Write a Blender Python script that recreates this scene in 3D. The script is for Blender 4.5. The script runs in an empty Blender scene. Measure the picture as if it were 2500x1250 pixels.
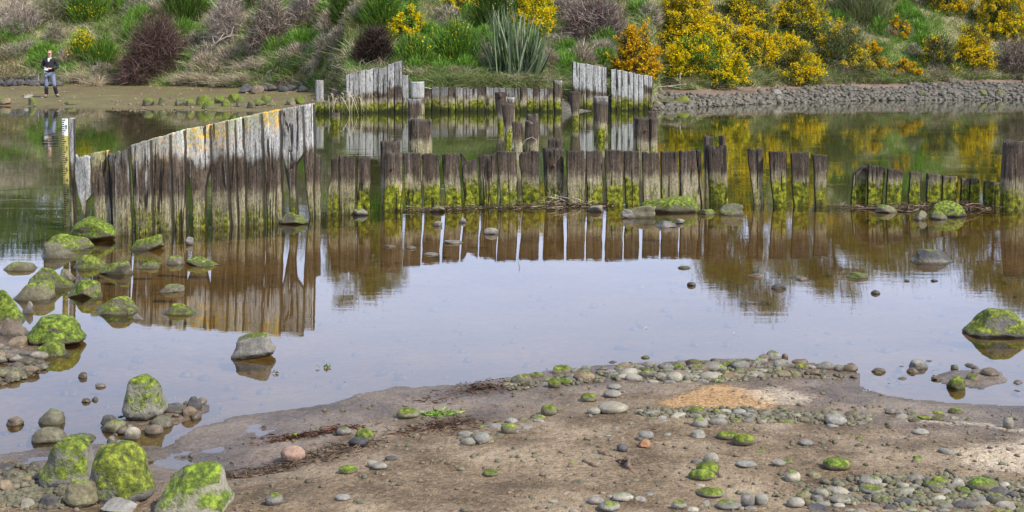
import bpy, bmesh, math, random
import numpy as np
R = math.radians
SC = bpy.context.scene
COL = SC.collection

# ------------------------------------------------------------------ camera, sky, sun, exposure
F = 3200.0; H0 = 1.55; Y0 = 150.0; XC = 1250.0      # focal length and horizon of the 2500 px wide photograph
cam_d = bpy.data.cameras.new('camera'); cam = bpy.data.objects.new('camera', cam_d); COL.objects.link(cam)
cam.location = (0, 0, H0); cam.rotation_euler = (R(90), 0, 0)
cam_d.sensor_width = 36; cam_d.lens = F / 2500 * 36; cam_d.shift_y = -(625 - Y0) / 2500
cam_d.clip_start = 0.05; cam_d.clip_end = 3000
SC.camera = cam
SUN_EL, SUN_AZ = R(46), R(125)      # azimuth clockwise from +Y (view direction): from the right and a little behind the camera
w = bpy.data.worlds.new('World'); SC.world = w; w.use_nodes = True
nt = w.node_tree; nt.nodes.clear()
out = nt.nodes.new('ShaderNodeOutputWorld'); bg = nt.nodes.new('ShaderNodeBackground')
sky = nt.nodes.new('ShaderNodeTexSky'); sky.sky_type = 'NISHITA'; sky.sun_disc = False
sky.sun_elevation = SUN_EL; sky.sun_rotation = SUN_AZ
tc = nt.nodes.new('ShaderNodeTexCoord'); mp = nt.nodes.new('ShaderNodeMapping'); mp.inputs['Scale'].default_value = (1, 1, 3.5)
nz = nt.nodes.new('ShaderNodeTexNoise'); nz.inputs['Scale'].default_value = 2.2; nz.inputs['Detail'].default_value = 5
rp = nt.nodes.new('ShaderNodeValToRGB'); rp.color_ramp.elements[0].position = .35; rp.color_ramp.elements[1].position = .7
rp.color_ramp.elements[0].color = (7.3, 8.9, 13.0, 1); rp.color_ramp.elements[1].color = (9.9, 11.3, 15.2, 1)
mx = nt.nodes.new('ShaderNodeMixRGB'); 
sx = nt.nodes.new('ShaderNodeSeparateXYZ'); mr = nt.nodes.new('ShaderNodeMapRange'); mr.interpolation_type = 'SMOOTHSTEP'      # bright broken cloud low down, clear blue overhead
nt.links.new(tc.outputs['Generated'], sx.inputs[0]); nt.links.new(sx.outputs[2], mr.inputs[0])
for i_, v_ in zip((1, 2, 3, 4), (.34, .62, .9, .12)): mr.inputs[i_].default_value = v_
nt.links.new(mr.outputs[0], mx.inputs[0])
nt.links.new(tc.outputs['Generated'], mp.inputs[0]); nt.links.new(mp.outputs[0], nz.inputs['Vector'])
nt.links.new(nz.outputs['Fac'], rp.inputs[0]); nt.links.new(sky.outputs[0], mx.inputs[1]); nt.links.new(rp.outputs[0], mx.inputs[2])
nt.links.new(mx.outputs[0], bg.inputs[0]); bg.inputs[1].default_value = .11; nt.links.new(bg.outputs[0], out.inputs[0])
sd = bpy.data.lights.new('sun', 'SUN'); sd.energy = 5.0; sd.angle = R(2.5); sd.color = (1, .95, .87)
sun = bpy.data.objects.new('sun', sd); COL.objects.link(sun); sun.location = (10, -10, 20)
sun.rotation_euler = (R(90) - SUN_EL, 0, R(180) - SUN_AZ)
SC.view_settings.view_transform = 'Standard'; SC.view_settings.look = 'None'; SC.view_settings.gamma = 1
SC.view_settings.exposure = 0.35
SC.render.engine = 'CYCLES'
SC.cycles.max_bounces = 8; SC.cycles.transparent_max_bounces = 12; SC.cycles.use_denoising = True
SC.cycles.caustics_reflective = False; SC.cycles.caustics_refractive = False

# ------------------------------------------------------------------ numpy noise
_rs = np.random.RandomState(7)
_T = _rs.rand(65536)
def _h(ix, iy, iz):
    return _T[(ix * 73856093 ^ iy * 19349663 ^ iz * 83492791) & 65535]
def vnoise(x, y, z=0.0):
    x, y, z = np.broadcast_arrays(np.asarray(x, float), np.asarray(y, float), np.asarray(z, float))
    ix, iy, iz = np.floor(x).astype(np.int64), np.floor(y).astype(np.int64), np.floor(z).astype(np.int64)
    fx, fy, fz = x - ix, y - iy, z - iz
    fx, fy, fz = [f * f * (3 - 2 * f) for f in (fx, fy, fz)]
    r = 0
    for a in (0, 1):
        for b in (0, 1):
            for c in (0, 1):
                r = r + _h(ix + a, iy + b, iz + c) * (fx if a else 1 - fx) * (fy if b else 1 - fy) * (fz if c else 1 - fz)
    return r * 2 - 1
def fbm(x, y, z=0.0, o=4):
    s, a = 0, 1.0
    for k in range(o):
        s = s + a * vnoise(np.asarray(x) * 2 ** k + k * 17.3, np.asarray(y) * 2 ** k - k * 9.1, np.asarray(z) * 2 ** k + k * 5.7); a *= .5
    return s / 1.9
def sstep(a, b, x):
    t = np.clip((x - a) / (b - a), 0, 1); return t * t * (3 - 2 * t)

# ------------------------------------------------------------------ helpers: objects
def tag(o, label=None, cat=None, group=None, kind=None):
    if label: o['label'] = label
    if cat: o['category'] = cat
    if group: o['group'] = group
    if kind: o['kind'] = kind
    return o
def empty(name, loc=(0, 0, 0)):
    o = bpy.data.objects.new(name, None); COL.objects.link(o); o.location = loc; o.empty_display_size = .1; return o
def mesh_obj(name, V, Fs, mat, parent=None, smooth=True, col=None, col2=None, mats=None, origin=None):
    """V (N,3) world points; Fs an (M,4)/(M,3) int array or a list of such arrays. The object's origin goes to origin (or the parent's)."""
    V = np.asarray(V, np.float32)
    if parent is not None: origin = tuple(parent.location)
    if origin is not None: V = V - np.asarray(origin, np.float32)
    if not isinstance(Fs, (list, tuple)): Fs = [Fs]
    Fs = [np.asarray(f, np.int32) for f in Fs if len(f)]
    me = bpy.data.meshes.new(name)
    me.vertices.add(len(V)); me.vertices.foreach_set('co', V.ravel())
    nl = sum(f.size for f in Fs); nf = sum(len(f) for f in Fs)
    me.loops.add(nl); me.loops.foreach_set('vertex_index', np.concatenate([f.ravel() for f in Fs]))
    me.polygons.add(nf)
    tot = np.concatenate([np.full(len(f), f.shape[1], np.int32) for f in Fs])
    st = np.concatenate([[0], np.cumsum(tot)[:-1]]).astype(np.int32)
    me.polygons.foreach_set('loop_start', st); me.polygons.foreach_set('loop_total', tot)
    me.polygons.foreach_set('use_smooth', np.full(nf, smooth, bool))
    for nm, c in (('col', col), ('wy', col2)):
        if c is not None:
            c = np.asarray(c, np.float32)
            if c.shape[1] == 3: c = np.concatenate([c, np.ones((len(c), 1), np.float32)], 1)
            at = me.attributes.new(nm, 'FLOAT_COLOR', 'POINT'); at.data.foreach_set('color', c.ravel())
    me.update(calc_edges=True); me.validate()
    me.materials.append(mat)
    o = bpy.data.objects.new(name, me); COL.objects.link(o)
    if parent is not None: o.parent = parent
    elif origin is not None: o.location = origin
    return o

# ------------------------------------------------------------------ helpers: materials
class NT:
    def __init__(s, name):
        s.m = bpy.data.materials.new(name); s.m.use_nodes = True; s.t = s.m.node_tree; s.t.nodes.clear()
        s.out = s.n('OutputMaterial')
    def n(s, t, **k):
        nd = s.t.nodes.new('ShaderNode' + t)
        for a, b in k.items(): setattr(nd, a, b)
        return nd
    def l(s, a, b): s.t.links.new(a, b)
    def val(s, inp, v):
        if hasattr(v, 'is_output') or isinstance(v, bpy.types.NodeSocket): s.l(v, inp)
        else:
            if hasattr(inp.default_value, '__len__') and not hasattr(v, '__len__'): v = (v, v, v, 1)[:len(inp.default_value)]
            if hasattr(v, '__len__') and len(v) == 3 and len(inp.default_value) == 4: v = tuple(v) + (1,)
            inp.default_value = v
    def mix(s, f, a, b, mode='MIX'):
        nd = s.n('MixRGB', blend_type=mode); s.val(nd.inputs[0], f); s.val(nd.inputs[1], a); s.val(nd.inputs[2], b); return nd.outputs[0]
    def math(s, op, a, b=0.0, c=0.0, clamp=False):
        nd = s.n('Math', operation=op, use_clamp=clamp); s.val(nd.inputs[0], a); s.val(nd.inputs[1], b)
        if op in ('MULTIPLY_ADD', 'SMOOTH_MIN', 'COMPARE'): s.val(nd.inputs[2], c)
        return nd.outputs[0]
    def pos(s): return s.n('NewGeometry').outputs['Position']
    def ocoord(s): return s.n('TexCoord').outputs['Object']
    def mapping(s, v, scale=(1, 1, 1), loc=(0, 0, 0)):
        nd = s.n('Mapping'); s.l(v, nd.inputs[0]); nd.inputs['Scale'].default_value = scale; nd.inputs['Location'].default_value = loc; return nd.outputs[0]
    def noise(s, v, sc, det=3, rough=.55, dist=0):
        nd = s.n('TexNoise'); s.l(v, nd.inputs['Vector']); nd.inputs['Scale'].default_value = sc; nd.inputs['Detail'].default_value = det
        nd.inputs['Roughness'].default_value = rough; nd.inputs['Distortion'].default_value = dist; return nd.outputs['Fac']
    def voro(s, v, sc, feat='F1', rnd=1):
        nd = s.n('TexVoronoi', feature=feat); s.l(v, nd.inputs['Vector']); nd.inputs['Scale'].default_value = sc; nd.inputs['Randomness'].default_value = rnd; return nd
    def ramp(s, f, stops, interp='LINEAR'):
        nd = s.n('ValToRGB'); cr = nd.color_ramp; cr.interpolation = interp
        while len(cr.elements) < len(stops): cr.elements.new(.5)
        for e, (p, c) in zip(cr.elements, stops):
            e.position = p; e.color = (tuple(c) + (1,))[:4] if hasattr(c, '__len__') else (c, c, c, 1)
        s.val(nd.inputs[0], f); return nd.outputs[0]
    def sst(s, x, a, b):
        nd = s.n('MapRange', interpolation_type='SMOOTHSTEP'); s.val(nd.inputs[0], x); s.val(nd.inputs[1], a); s.val(nd.inputs[2], b); return nd.outputs[0]
    def attr(s, name, kind='GEOMETRY'):
        nd = s.n('Attribute', attribute_name=name, attribute_type=kind); return nd
    def sep(s, v):
        nd = s.n('SeparateXYZ'); s.l(v, nd.inputs[0]); return nd.outputs
    def bump(s, h, strength=.5, dist=.01, normal=None):
        nd = s.n('Bump'); nd.inputs['Strength'].default_value = strength; nd.inputs['Distance'].default_value = dist; s.l(h, nd.inputs['Height'])
        if normal is not None: s.l(normal, nd.inputs['Normal'])
        return nd.outputs[0]
    def bsdf(s, colr, rough=.8, normal=None, spec=.3, metal=0, **kw):
        b = s.n('BsdfPrincipled'); s.val(b.inputs['Base Color'], colr); s.val(b.inputs['Roughness'], rough)
        s.val(b.inputs['Specular IOR Level'], spec); s.val(b.inputs['Metallic'], metal)
        if normal is not None: s.l(normal, b.inputs['Normal'])
        s.l(b.outputs[0], s.out.inputs[0]); return b
def plain(name, c, rough=.7, metal=0, nscale=30, var=.25, bump=.2):
    t = NT(name); v = t.ocoord(); n1 = t.noise(v, nscale, 4)
    lo = tuple(x * (1 - var) for x in c); hi = tuple(min(1, x * (1 + var)) for x in c)
    t.bsdf(t.ramp(n1, [(.3, lo), (.7, hi)]), rough, t.bump(n1, bump, .004), metal=metal); return t.m
M = {}
def leafmat(name, trans=.25, rough=.6, spec=.25):
    t = NT(name); a = t.attr('col').outputs['Color']
    v = t.pos(); n1 = t.noise(v, 9, 2)
    c = t.mix(1.0, a, t.ramp(n1, [(.3, .78), (.7, 1.2)]), 'MULTIPLY')
    b = t.n('BsdfPrincipled'); t.l(c, b.inputs['Base Color']); b.inputs['Roughness'].default_value = rough; b.inputs['Specular IOR Level'].default_value = spec
    tr = t.n('BsdfTranslucent'); t.l(c, tr.inputs[0]); ms = t.n('MixShader'); ms.inputs[0].default_value = trans
    t.l(b.outputs[0], ms.inputs[1]); t.l(tr.outputs[0], ms.inputs[2]); t.l(ms.outputs[0], t.out.inputs[0]); return t.m
M['leaf'] = leafmat('foliage_blades', .3)
M['petal'] = leafmat('flower_petals', .5, .7, .1)
M['twig'] = leafmat('dry_twigs', 0.0, .85, .1)

def wood():
    t = NT('weathered_timber'); P = t.pos(); z = t.sep(P)[2]
    va = t.n('VectorMath', operation='MULTIPLY_ADD'); cx = t.n('CombineXYZ'); ri = t.n('ObjectInfo').outputs['Random']; t.l(ri, cx.inputs[0]); t.l(ri, cx.inputs[1]); t.l(cx.outputs[0], va.inputs[0]); va.inputs[1].default_value = (37, 19, 0); t.l(P, va.inputs[2]); P = va.outputs[0]
    fa = t.attr('wy'); sf = t.n('SeparateColor'); t.l(fa.outputs['Color'], sf.inputs[0]); vs = t.n('VectorMath', operation='SCALE'); t.l(P, vs.inputs[0]); t.val(vs.inputs['Scale'], t.math('SUBTRACT', 1, t.math('MULTIPLY', t.sst(sf.outputs[2], 1.1, 1.28), .58))); P = vs.outputs[0]
    a = t.attr('col'); s = t.n('SeparateColor'); t.l(a.outputs['Color'], s.inputs[0]); topd, moss, pale, rnd = s.outputs[0], s.outputs[1], s.outputs[2], a.outputs['Alpha']
    b = t.attr('wy'); s2 = t.n('SeparateColor'); t.l(b.outputs['Color'], s2.inputs[0]); lich, streak, scl, pbot = s2.outputs[0], s2.outputs[1], s2.outputs[2], b.outputs['Alpha']
    g = t.noise(t.mapping(P, (52, 52, 2.6)), 1, 6, .72)
    g2 = t.noise(t.mapping(P, (22, 22, 1.3)), 1, 4, .6)
    blot = t.noise(P, 5, 4, .6); fine = t.noise(P, 60, 3, .6)
    # band position above the water, frayed by noise; scl stretches it for the far walls
    zz = t.math('ADD', t.math('DIVIDE', z, scl), t.math('MULTIPLY_ADD', g2, .22, -.11)); zz = t.math('ADD', zz, t.math('MULTIPLY_ADD', blot, .22, -.11))
    wet = t.ramp(g, [(.3, (.03, .021, .013)), (.5, (.085, .063, .045)), (.7, (.19, .15, .11))])
    tan = t.ramp(g, [(.3, (.13, .105, .06)), (.5, (.28, .24, .145)), (.7, (.42, .38, .25))])
    gry = t.ramp(g, [(.3, (.13, .125, .12)), (.45, (.36, .355, .33)), (.7, (.6, .59, .55))])
    c = t.mix(t.sst(zz, .38, .26), wet, tan)
    # pale weathered head
    pd = t.math('ADD', topd, t.math('MULTIPLY_ADD', g2, .34, -.17)); pd = t.math('ADD', pd, t.math('MULTIPLY_ADD', blot, .2, -.1))
    pb = t.math('SUBTRACT', pbot, pd)
    c = t.mix(t.math('MULTIPLY', t.sst(pb, -.03, .1), pale), c, gry)
    # darker upper head for planks without the pale band
    dk = t.math('MULTIPLY', t.sst(topd, .16, .0), t.math('SUBTRACT', 1, pale))
    c = t.mix(t.math('MULTIPLY', dk, .5), c, (.035, .03, .027))
    sm = t.noise(t.mapping(P, (9, 9, 3.5), (5, 5, 5)), 1, 5, .7); c = t.mix(t.math('MULTIPLY', t.sst(sm, .56, .7), .55), c, t.mix(1.0, c, (.4, .38, .38), 'MULTIPLY'))
    # white streaks
    st = t.noise(t.mapping(P, (26, 26, .7), (3, 1, 2)), 1, 4, .7)
    c = t.mix(t.math('MULTIPLY', t.sst(st, .6, .72), streak), c, (.66, .66, .66))
    # orange and yellow lichen near the head
    ln = t.noise(P, 17, 5, .68); lb = t.noise(P, 4.2, 2, .5)
    lm = t.math('MULTIPLY', t.sst(ln, .47, .56), t.sst(lb, .42, .52)); lm = t.math('MULTIPLY', lm, t.sst(topd, .34, .06)); lm = t.math('MULTIPLY', lm, lich)
    c = t.mix(lm, c, t.ramp(fine, [(.3, (.62, .3, .03)), (.7, (.75, .52, .1))]))
    yl = t.math('MULTIPLY', t.math('MULTIPLY', t.sst(ln, .62, .42), t.sst(topd, .22, .02)), t.math('MULTIPLY', lich, .55))
    c = t.mix(yl, c, (.42, .42, .14))
    # moss and algae low down
    mz = t.math('MULTIPLY', t.sst(zz, .42, .08), moss); mn = t.noise(t.mapping(P, (30, 30, 5)), 1, 6, .72); mz = t.math('MULTIPLY', mz, t.math('MULTIPLY_ADD', t.noise(t.mapping(P, (5, 5, .6)), 1, 2), 1.6, .25))
    mm = t.sst(t.math('ADD', mz, t.math('MULTIPLY_ADD', mn, 1.9, -.95)), .42, .85)
    mcol = t.ramp(t.noise(P, 22, 4, .6), [(.3, (.02, .03, .005)), (.48, (.11, .125, .01)), (.68, (.38, .38, .025))])
    c = t.mix(t.math('MULTIPLY', mm, t.sst(moss, 0, .3)), c, mcol)
    c = t.mix(t.sst(zz, .06, -.08), c, (.05, .045, .02)); c = t.mix(t.math('MULTIPLY', t.sst(zz, .17, .03), t.sst(scl, 1.1, 1.28)), c, (.025, .03, .008))
    c = t.mix(1.0, c, t.ramp(rnd, [(0, .72), (1, 1.22)]), 'MULTIPLY')
    c = t.mix(1.0, c, t.ramp(t.noise(t.mapping(P, (95, 95, 34)), 1, 4, .75), [(.36, .5), (.5, 1), (.66, 1.45)]), 'MULTIPLY')
    c = t.mix(t.math('MULTIPLY', t.sst(rnd, -.05, -.8), .85), c, (.02, .017, .01))  # plank edges and backs: dark wet wood plus gap shade painted into the colour
    # split lines
    cr = t.noise(t.mapping(P, (10, 10, .35), (7, 3, 1)), 1, 3, .55); cm = t.sst(t.noise(t.mapping(P, (9, 9, 3), (1, 8, 1)), 1, 2), .44, .56)
    crk = t.sst(t.math('ABSOLUTE', t.math('SUBTRACT', cr, .5)),   .026, .008)
    crk = t.math('MULTIPLY', crk, cm); c = t.mix(t.math('MULTIPLY', crk, .9), c, (.012, .01, .008))
    hgt = t.math('ADD', t.math('MULTIPLY', g, 1.0), t.math('MULTIPLY', mm, .5)); hgt = t.math('SUBTRACT', hgt, t.math('MULTIPLY', crk, 1.2))
    hgt = t.math('ADD', hgt, t.math('MULTIPLY', fine, .4))
    t.bsdf(c, .85, t.bump(hgt, .7, .008), .2); return t.m
M['wood'] = wood()

def rockmat(name, lo, mid, hi, mossc=True):
    t = NT(name); P = t.pos(); o = t.ocoord(); info = t.n('ObjectInfo').outputs['Random']
    n1 = t.noise(P, 11, 5, .62); n2 = t.noise(P, 75, 4, .7); n3 = t.noise(P, 3.5, 2)
    c = t.ramp(t.math('ADD', t.math('MULTIPLY', n1, .6), t.math('MULTIPLY', n2, .4)), [(.32, lo), (.5, mid), (.68, hi)])
    c = t.mix(1.0, c, t.ramp(info, [(0, (.72, .72, .76)), (.5, (1, .98, .95)), (1, (1.12, 1.06, .95))]), 'MULTIPLY')
    moss = t.attr('moss', 'OBJECT').outputs['Fac']
    nzn = t.sep(t.n('NewGeometry').outputs['Normal'])[2]; f = None
    if mossc:
        k = t.math('ADD', t.math('MULTIPLY', nzn, .8), t.math('MULTIPLY', n1, 1.7)); k = t.math('ADD', k, t.math('MULTIPLY', n3, .55)); k = t.math('ADD', k, t.math('MULTIPLY', n2, .35))
        k = t.math('ADD', k, t.math('MULTIPLY_ADD', moss, 1.0, -2.42)); f = t.math('MULTIPLY', t.sst(k, -.12, .2), t.sst(moss, 0, .12))
        mc = t.ramp(t.noise(P, 38, 5, .7), [(.32, (.022, .03, .006)), (.5, (.095, .12, .014)), (.68, (.29, .34, .035))])
        mc = t.mix(1.0, mc, t.ramp(info, [(0, (1.03, .98, .95)), (1, (.9, 1.05, 1))]), 'MULTIPLY')
        c = t.mix(f, c, mc)
    z = t.sep(P)[2]
    wetf = t.sst(t.math('ADD', z, t.math('MULTIPLY_ADD', n1, .03, -.015)), .04, .012)
    c = t.mix(t.math('MULTIPLY', wetf, .6), c, (.045, .035, .018))
    h = t.math('ADD', t.math('MULTIPLY', n1, 1.2), t.math('MULTIPLY', n2, .35))
    if f is not None: h = t.math('ADD', h, t.math('MULTIPLY', f, t.math('ADD', .25, t.math('MULTIPLY', t.noise(P, 120, 3, .7), .5))))
    t.bsdf(c, t.math('MULTIPLY_ADD', wetf, -.45, .8), t.bump(h, .75, .012), .3); return t.m
M['grey'] = rockmat('grey_stone', (.075, .07, .06), (.19, .178, .155), (.35, .33, .29))
M['pale'] = rockmat('pale_stone', (.12, .113, .093), (.24, .226, .19), (.42, .4, .345))
M['brown'] = rockmat('brown_stone', (.07, .05, .034), (.17, .13, .092), (.31, .25, .185))
M['dark'] = rockmat('dark_stone', (.03, .03, .032), (.07, .068, .07), (.15, .145, .14))
M['pink'] = rockmat('pinkish_stone', (.16, .1, .07), (.38, .25, .18), (.55, .42, .33))
M['orange'] = rockmat('orange_stone', (.2, .1, .05), (.32, .16, .08), (.45, .29, .17))
M['olive'] = rockmat('olive_stone', (.055, .05, .032), (.14, .13, .082), (.28, .265, .18))

M['shingle'] = rockmat('dark_shingle', (.04, .037, .032), (.1, .094, .082), (.24, .225, .195))
def sandmat():
    t = NT('wet_sand'); P = t.pos(); z = t.sep(P)[2]; a = t.attr('col'); s = t.n('SeparateColor'); t.l(a.outputs['Color'], s.inputs[0])
    n1 = t.noise(P, 3.2, 5, .6); n2 = t.noise(P, 55, 5, .75); n3 = t.noise(P, 170, 3, .7); n4 = t.noise(t.mapping(P, (1, 1.6, 1), (4, 2, 0)), 9, 5, .7)
    c = t.ramp(t.math('ADD', t.math('MULTIPLY', n1, .55), t.math('MULTIPLY', n2, .45)), [(.4, (.11, .075, .042)), (.5, (.25, .18, .11)), (.6, (.4, .31, .205))])
    c = t.mix(t.math('MULTIPLY', t.sst(n4, .6, .7), .55), c, (.12, .075, .035))
    wet = t.sst(t.math('ADD', z, t.math('MULTIPLY_ADD', n4, .05, -.02)), .075, .01)
    c = t.mix(wet, c, t.mix(1.0, c, (.56, .53, .53), 'MULTIPLY'))
    # light specks of shell and grit
    vd = t.voro(P, 95).outputs['Distance']; vc = t.n('SeparateColor'); vo = t.voro(P, 95); t.l(vo.outputs['Color'], vc.inputs[0])
    sp = t.math('MULTIPLY', t.sst(vo.outputs['Distance'], .2, .12), t.sst(vc.outputs[0], .9, .93))
    c = t.mix(t.math('MULTIPLY', sp, .8), c, (.5, .46, .38))
    sp2 = t.math('MULTIPLY', t.sst(vo.outputs['Distance'], .3, .2), t.sst(vc.outputs[1], .86, .9))
    c = t.mix(t.math('MULTIPLY', sp2, .7), c, (.04, .03, .022))
    # spilled sawdust (R = orange, G = cream)
    e1 = t.math('ADD', s.outputs[0], t.math('MULTIPLY', t.math('SUBTRACT', t.math('ADD', t.math('MULTIPLY', n2, .6), t.math('MULTIPLY', n4, .4)), .5), 1.6))
    e2 = t.math('ADD', s.outputs[1], t.math('MULTIPLY', t.math('SUBTRACT', t.math('ADD', t.math('MULTIPLY', n2, .5), t.math('MULTIPLY', n4, .5)), .5), 1.8))
    f1 = t.math('MULTIPLY', t.sst(e1, .35, .9), t.sst(s.outputs[0], .02, .15)); f2 = t.math('MULTIPLY', t.sst(e2, .4, 1.1), t.sst(s.outputs[1], .02, .15))
    c = t.mix(t.math('MULTIPLY', f1, .9), c, t.ramp(n2, [(.35, (.22, .11, .035)), (.5, (.45, .26, .1)), (.65, (.62, .42, .22))]))
    c = t.mix(t.math('MULTIPLY', f2, .9), c, t.ramp(n2, [(.35, (.36, .27, .17)), (.5, (.56, .45, .31)), (.65, (.72, .62, .47))]))
    h = t.math('ADD', t.math('MULTIPLY', n2, .8), t.math('MULTIPLY', n3, .35)); h = t.math('ADD', h, t.math('MULTIPLY', n4, 1.2)); h = t.math('ADD', h, t.math('MULTIPLY', t.noise(P, 24, 3, .6), 1.3)); h = t.math('ADD', h, t.math('MULTIPLY', f1, .5))
    t.bsdf(c, t.math('MULTIPLY_ADD', wet, -.5, .82), t.bump(h, .95, .022), t.math('MULTIPLY_ADD', wet, .3, .2)); return t.m
def groundmat(name, cols, sc, rough=.85, bumpd=.03, sc2=12, spec=.2):
    t = NT(name); P = t.pos(); n1 = t.noise(P, sc, 5, .65); n2 = t.noise(P, sc2, 5, .7)
    k = t.math('ADD', t.math('MULTIPLY', n1, .5), t.math('MULTIPLY', n2, .5))
    c = t.ramp(k, [(.36 + .28 * i / (len(cols) - 1), q) for i, q in enumerate(cols)])
    t.bsdf(c, rough, t.bump(n2, .8, bumpd), spec); return t.m
M['sand'] = sandmat()
M['poolbed'] = groundmat('silty_pool_bed', [(.05, .032, .008), (.135, .085, .022), (.22, .15, .05)], 1.3, .9, .01, 20)
M['pondbed'] = groundmat('murky_pond_bed', [(.03, .03, .01), (.06, .055, .02)], .6)
M['mudflat'] = groundmat('tidal_mud', [(.07, .05, .024), (.13, .095, .05), (.12, .115, .035), (.24, .185, .115)], .7, .8, .03, 6)
M['shore'] = groundmat('shingle_shore', [(.05, .045, .038), (.11, .1, .085), (.2, .18, .15)], .8, .9, .05, 9)
M['soil'] = groundmat('pinkish_bank_soil', [(.07, .048, .035), (.17, .12, .09), (.27, .2, .155)], .8, .95, .08, 5)
M['hill'] = groundmat('bank_soil', [(.12, .09, .055), (.2, .19, .08), (.32, .26, .16), (.16, .21, .06)], .35, .95, .1, 3)

def watermat(name, murk, tint, mcol, bsc, bst, patch=False):
    t = NT(name); P = t.pos()
    h1 = t.noise(t.mapping(P, (1, 2.2, 1)), bsc, 3, .55); h2 = t.noise(t.mapping(P, (1, 3, 1)), bsc * 5, 2, .5)
    h = t.math('ADD', t.math('MULTIPLY', h1, .8), t.math('MULTIPLY', h2, .12))
    if patch:
        pm = t.sst(t.noise(t.mapping(P, (.25, .8, 1)), 1.2, 3, .6), .5, .64)
        h = t.math('MULTIPLY', h, t.math('MULTIPLY_ADD', pm, .9, .35))
    nb = t.bump(h, 1.0, bst)
    fr = t.n('Fresnel'); fr.inputs['IOR'].default_value = 1.4; t.l(nb, fr.inputs['Normal'])
    gl = t.n('BsdfGlossy'); gl.inputs['Roughness'].default_value = .012; gl.inputs['Color'].default_value = (1, 1, 1, 1); t.l(nb, gl.inputs['Normal'])
    tp = t.n('BsdfTransparent'); tp.inputs[0].default_value = tint + (1,)
    df = t.n('BsdfDiffuse'); t.val(df.inputs[0], t.mix(t.noise(P, .5, 3), tuple(x * .8 for x in mcol), tuple(x * 1.2 for x in mcol)))
    m1 = t.n('MixShader'); m1.inputs[0].default_value = murk; t.l(tp.outputs[0], m1.inputs[1]); t.l(df.outputs[0], m1.inputs[2])
    m2 = t.n('MixShader'); t.l(fr.outputs[0], m2.inputs[0]); t.l(m1.outputs[0], m2.inputs[1]); t.l(gl.outputs[0], m2.inputs[2])
    t.l(m2.outputs[0], t.out.inputs[0]); return t.m
M['water_near'] = watermat('clear_shallow_water', .1, (.9, .8, .56), (.12, .085, .03), 3.0, .00045)
M['water_far'] = watermat('green_murky_water', .75, (.55, .55, .3), (.05, .058, .015), 1.6, .0016, True)

# ------------------------------------------------------------------ pixel <-> world
def gD(py, z=0.0): return F * (H0 - z) / (py - Y0)
def px2w(px, py, z=0.0):
    D = gD(py, z); return ((px - XC) * D / F, D)
def w2px(X, Y, Z): return XC + X * F / Y, Y0 + (H0 - Z) * F / Y
def poly_sd(P, X, Y):
    """signed distance, positive inside"""
    P = np.asarray(P, float); n = len(P); d = np.full(X.shape, 1e9); ins = np.zeros(X.shape, bool)
    for i in range(n):
        a, b = P[i], P[(i + 1) % n]; e = b - a; wx, wy = X - a[0], Y - a[1]
        t = np.clip((wx * e[0] + wy * e[1]) / (e @ e + 1e-12), 0, 1)
        d = np.minimum(d, np.hypot(wx - t * e[0], wy - t * e[1]))
        c = ((a[1] > Y) != (b[1] > Y)) & (X < (b[0] - a[0]) * (Y - a[1]) / (b[1] - a[1] + 1e-12) + a[0]); ins ^= c
    return np.where(ins, d, -d)
def wp(pts): return [px2w(*p) for p in pts]
BEACH = wp([(-900, 1150), (-300, 1125), (0, 1112), (90, 1095), (260, 1085), (400, 1088), (455, 1050), (560, 1022), (700, 1000), (800, 985), (880, 962), (960, 946),
            (1100, 942), (1230, 926), (1400, 901), (1560, 887), (1750, 876), (1900, 873), (1960, 884), (2080, 894), (2130, 922), (2110, 950), (2170, 968), (2260, 981), (2500, 990), (3300, 1010)]) + [(40, 5), (40, -60), (-40, -60), (-40, 3)]
LEFTB = wp([(-1500, 640), (-300, 700), (0, 738), (45, 762), (75, 800), (110, 850), (118, 885), (95, 915), (0, 942), (-300, 975), (-1500, 1010)])
ISLE1 = wp([(250, 1040), (330, 1018), (400, 1000), (480, 985), (500, 1003), (450, 1030), (380, 1045), (300, 1055)])
ISLE2 = wp([(2280, 915), (2340, 905), (2440, 905), (2460, 925), (2400, 950), (2310, 940)])
FPX = np.array([-3000, 0, 160, 230, 500, 780, 930, 1200, 1700, 2100, 2500, 6000.]); FPY = np.array([640, 600, 575, 572, 556, 527, 514, 505, 499, 503, 508, 520.])
def Dfence(u): return 4960.0 / (np.interp(u * F + XC, FPX, FPY) - 150)
TP = np.array([-6000, -1500, 0, 300, 600, 760, 835, 850, 1500, 1588, 1610, 1700, 1900, 2100, 2300, 2500, 4000, 9000.])
TW = np.array([52, 50, 45.6, 42.8, 40.6, 39.6, 39.5, 39.75, 41.25, 41.75, 41.6, 44.3, 48.6, 51.7, 52.6, 53.3, 56, 60.])      # waterline distance
TF = np.array([66, 62, 58, 57, 51.7, 48.5, 44, 40.1, 41.5, 42.0, 50, 49, 53, 55.5, 57, 60, 64, 70.])                        # foot of the bank
TZ = np.array([.6, .6, .55, .55, .5, .5, .45, .5, .5, .5, .5, .5, .55, .6, .7, .8, 1, 1.])                                     # height there
TS = np.array([.5, .5, .5, .5, .5, .45, .4, .32, .32, .36, .45, .48, .5, .5, .5, .5, .5, .5])                           # slope above
TC = np.array([5.2, 5.2, 5.0, 5.0, 4.8, 4.6, 4.4, 4.1, 4.1, 4.3, 4.5, 4.8, 5, 5, 5, 5, 5.5, 5.5])                        # crest
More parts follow.
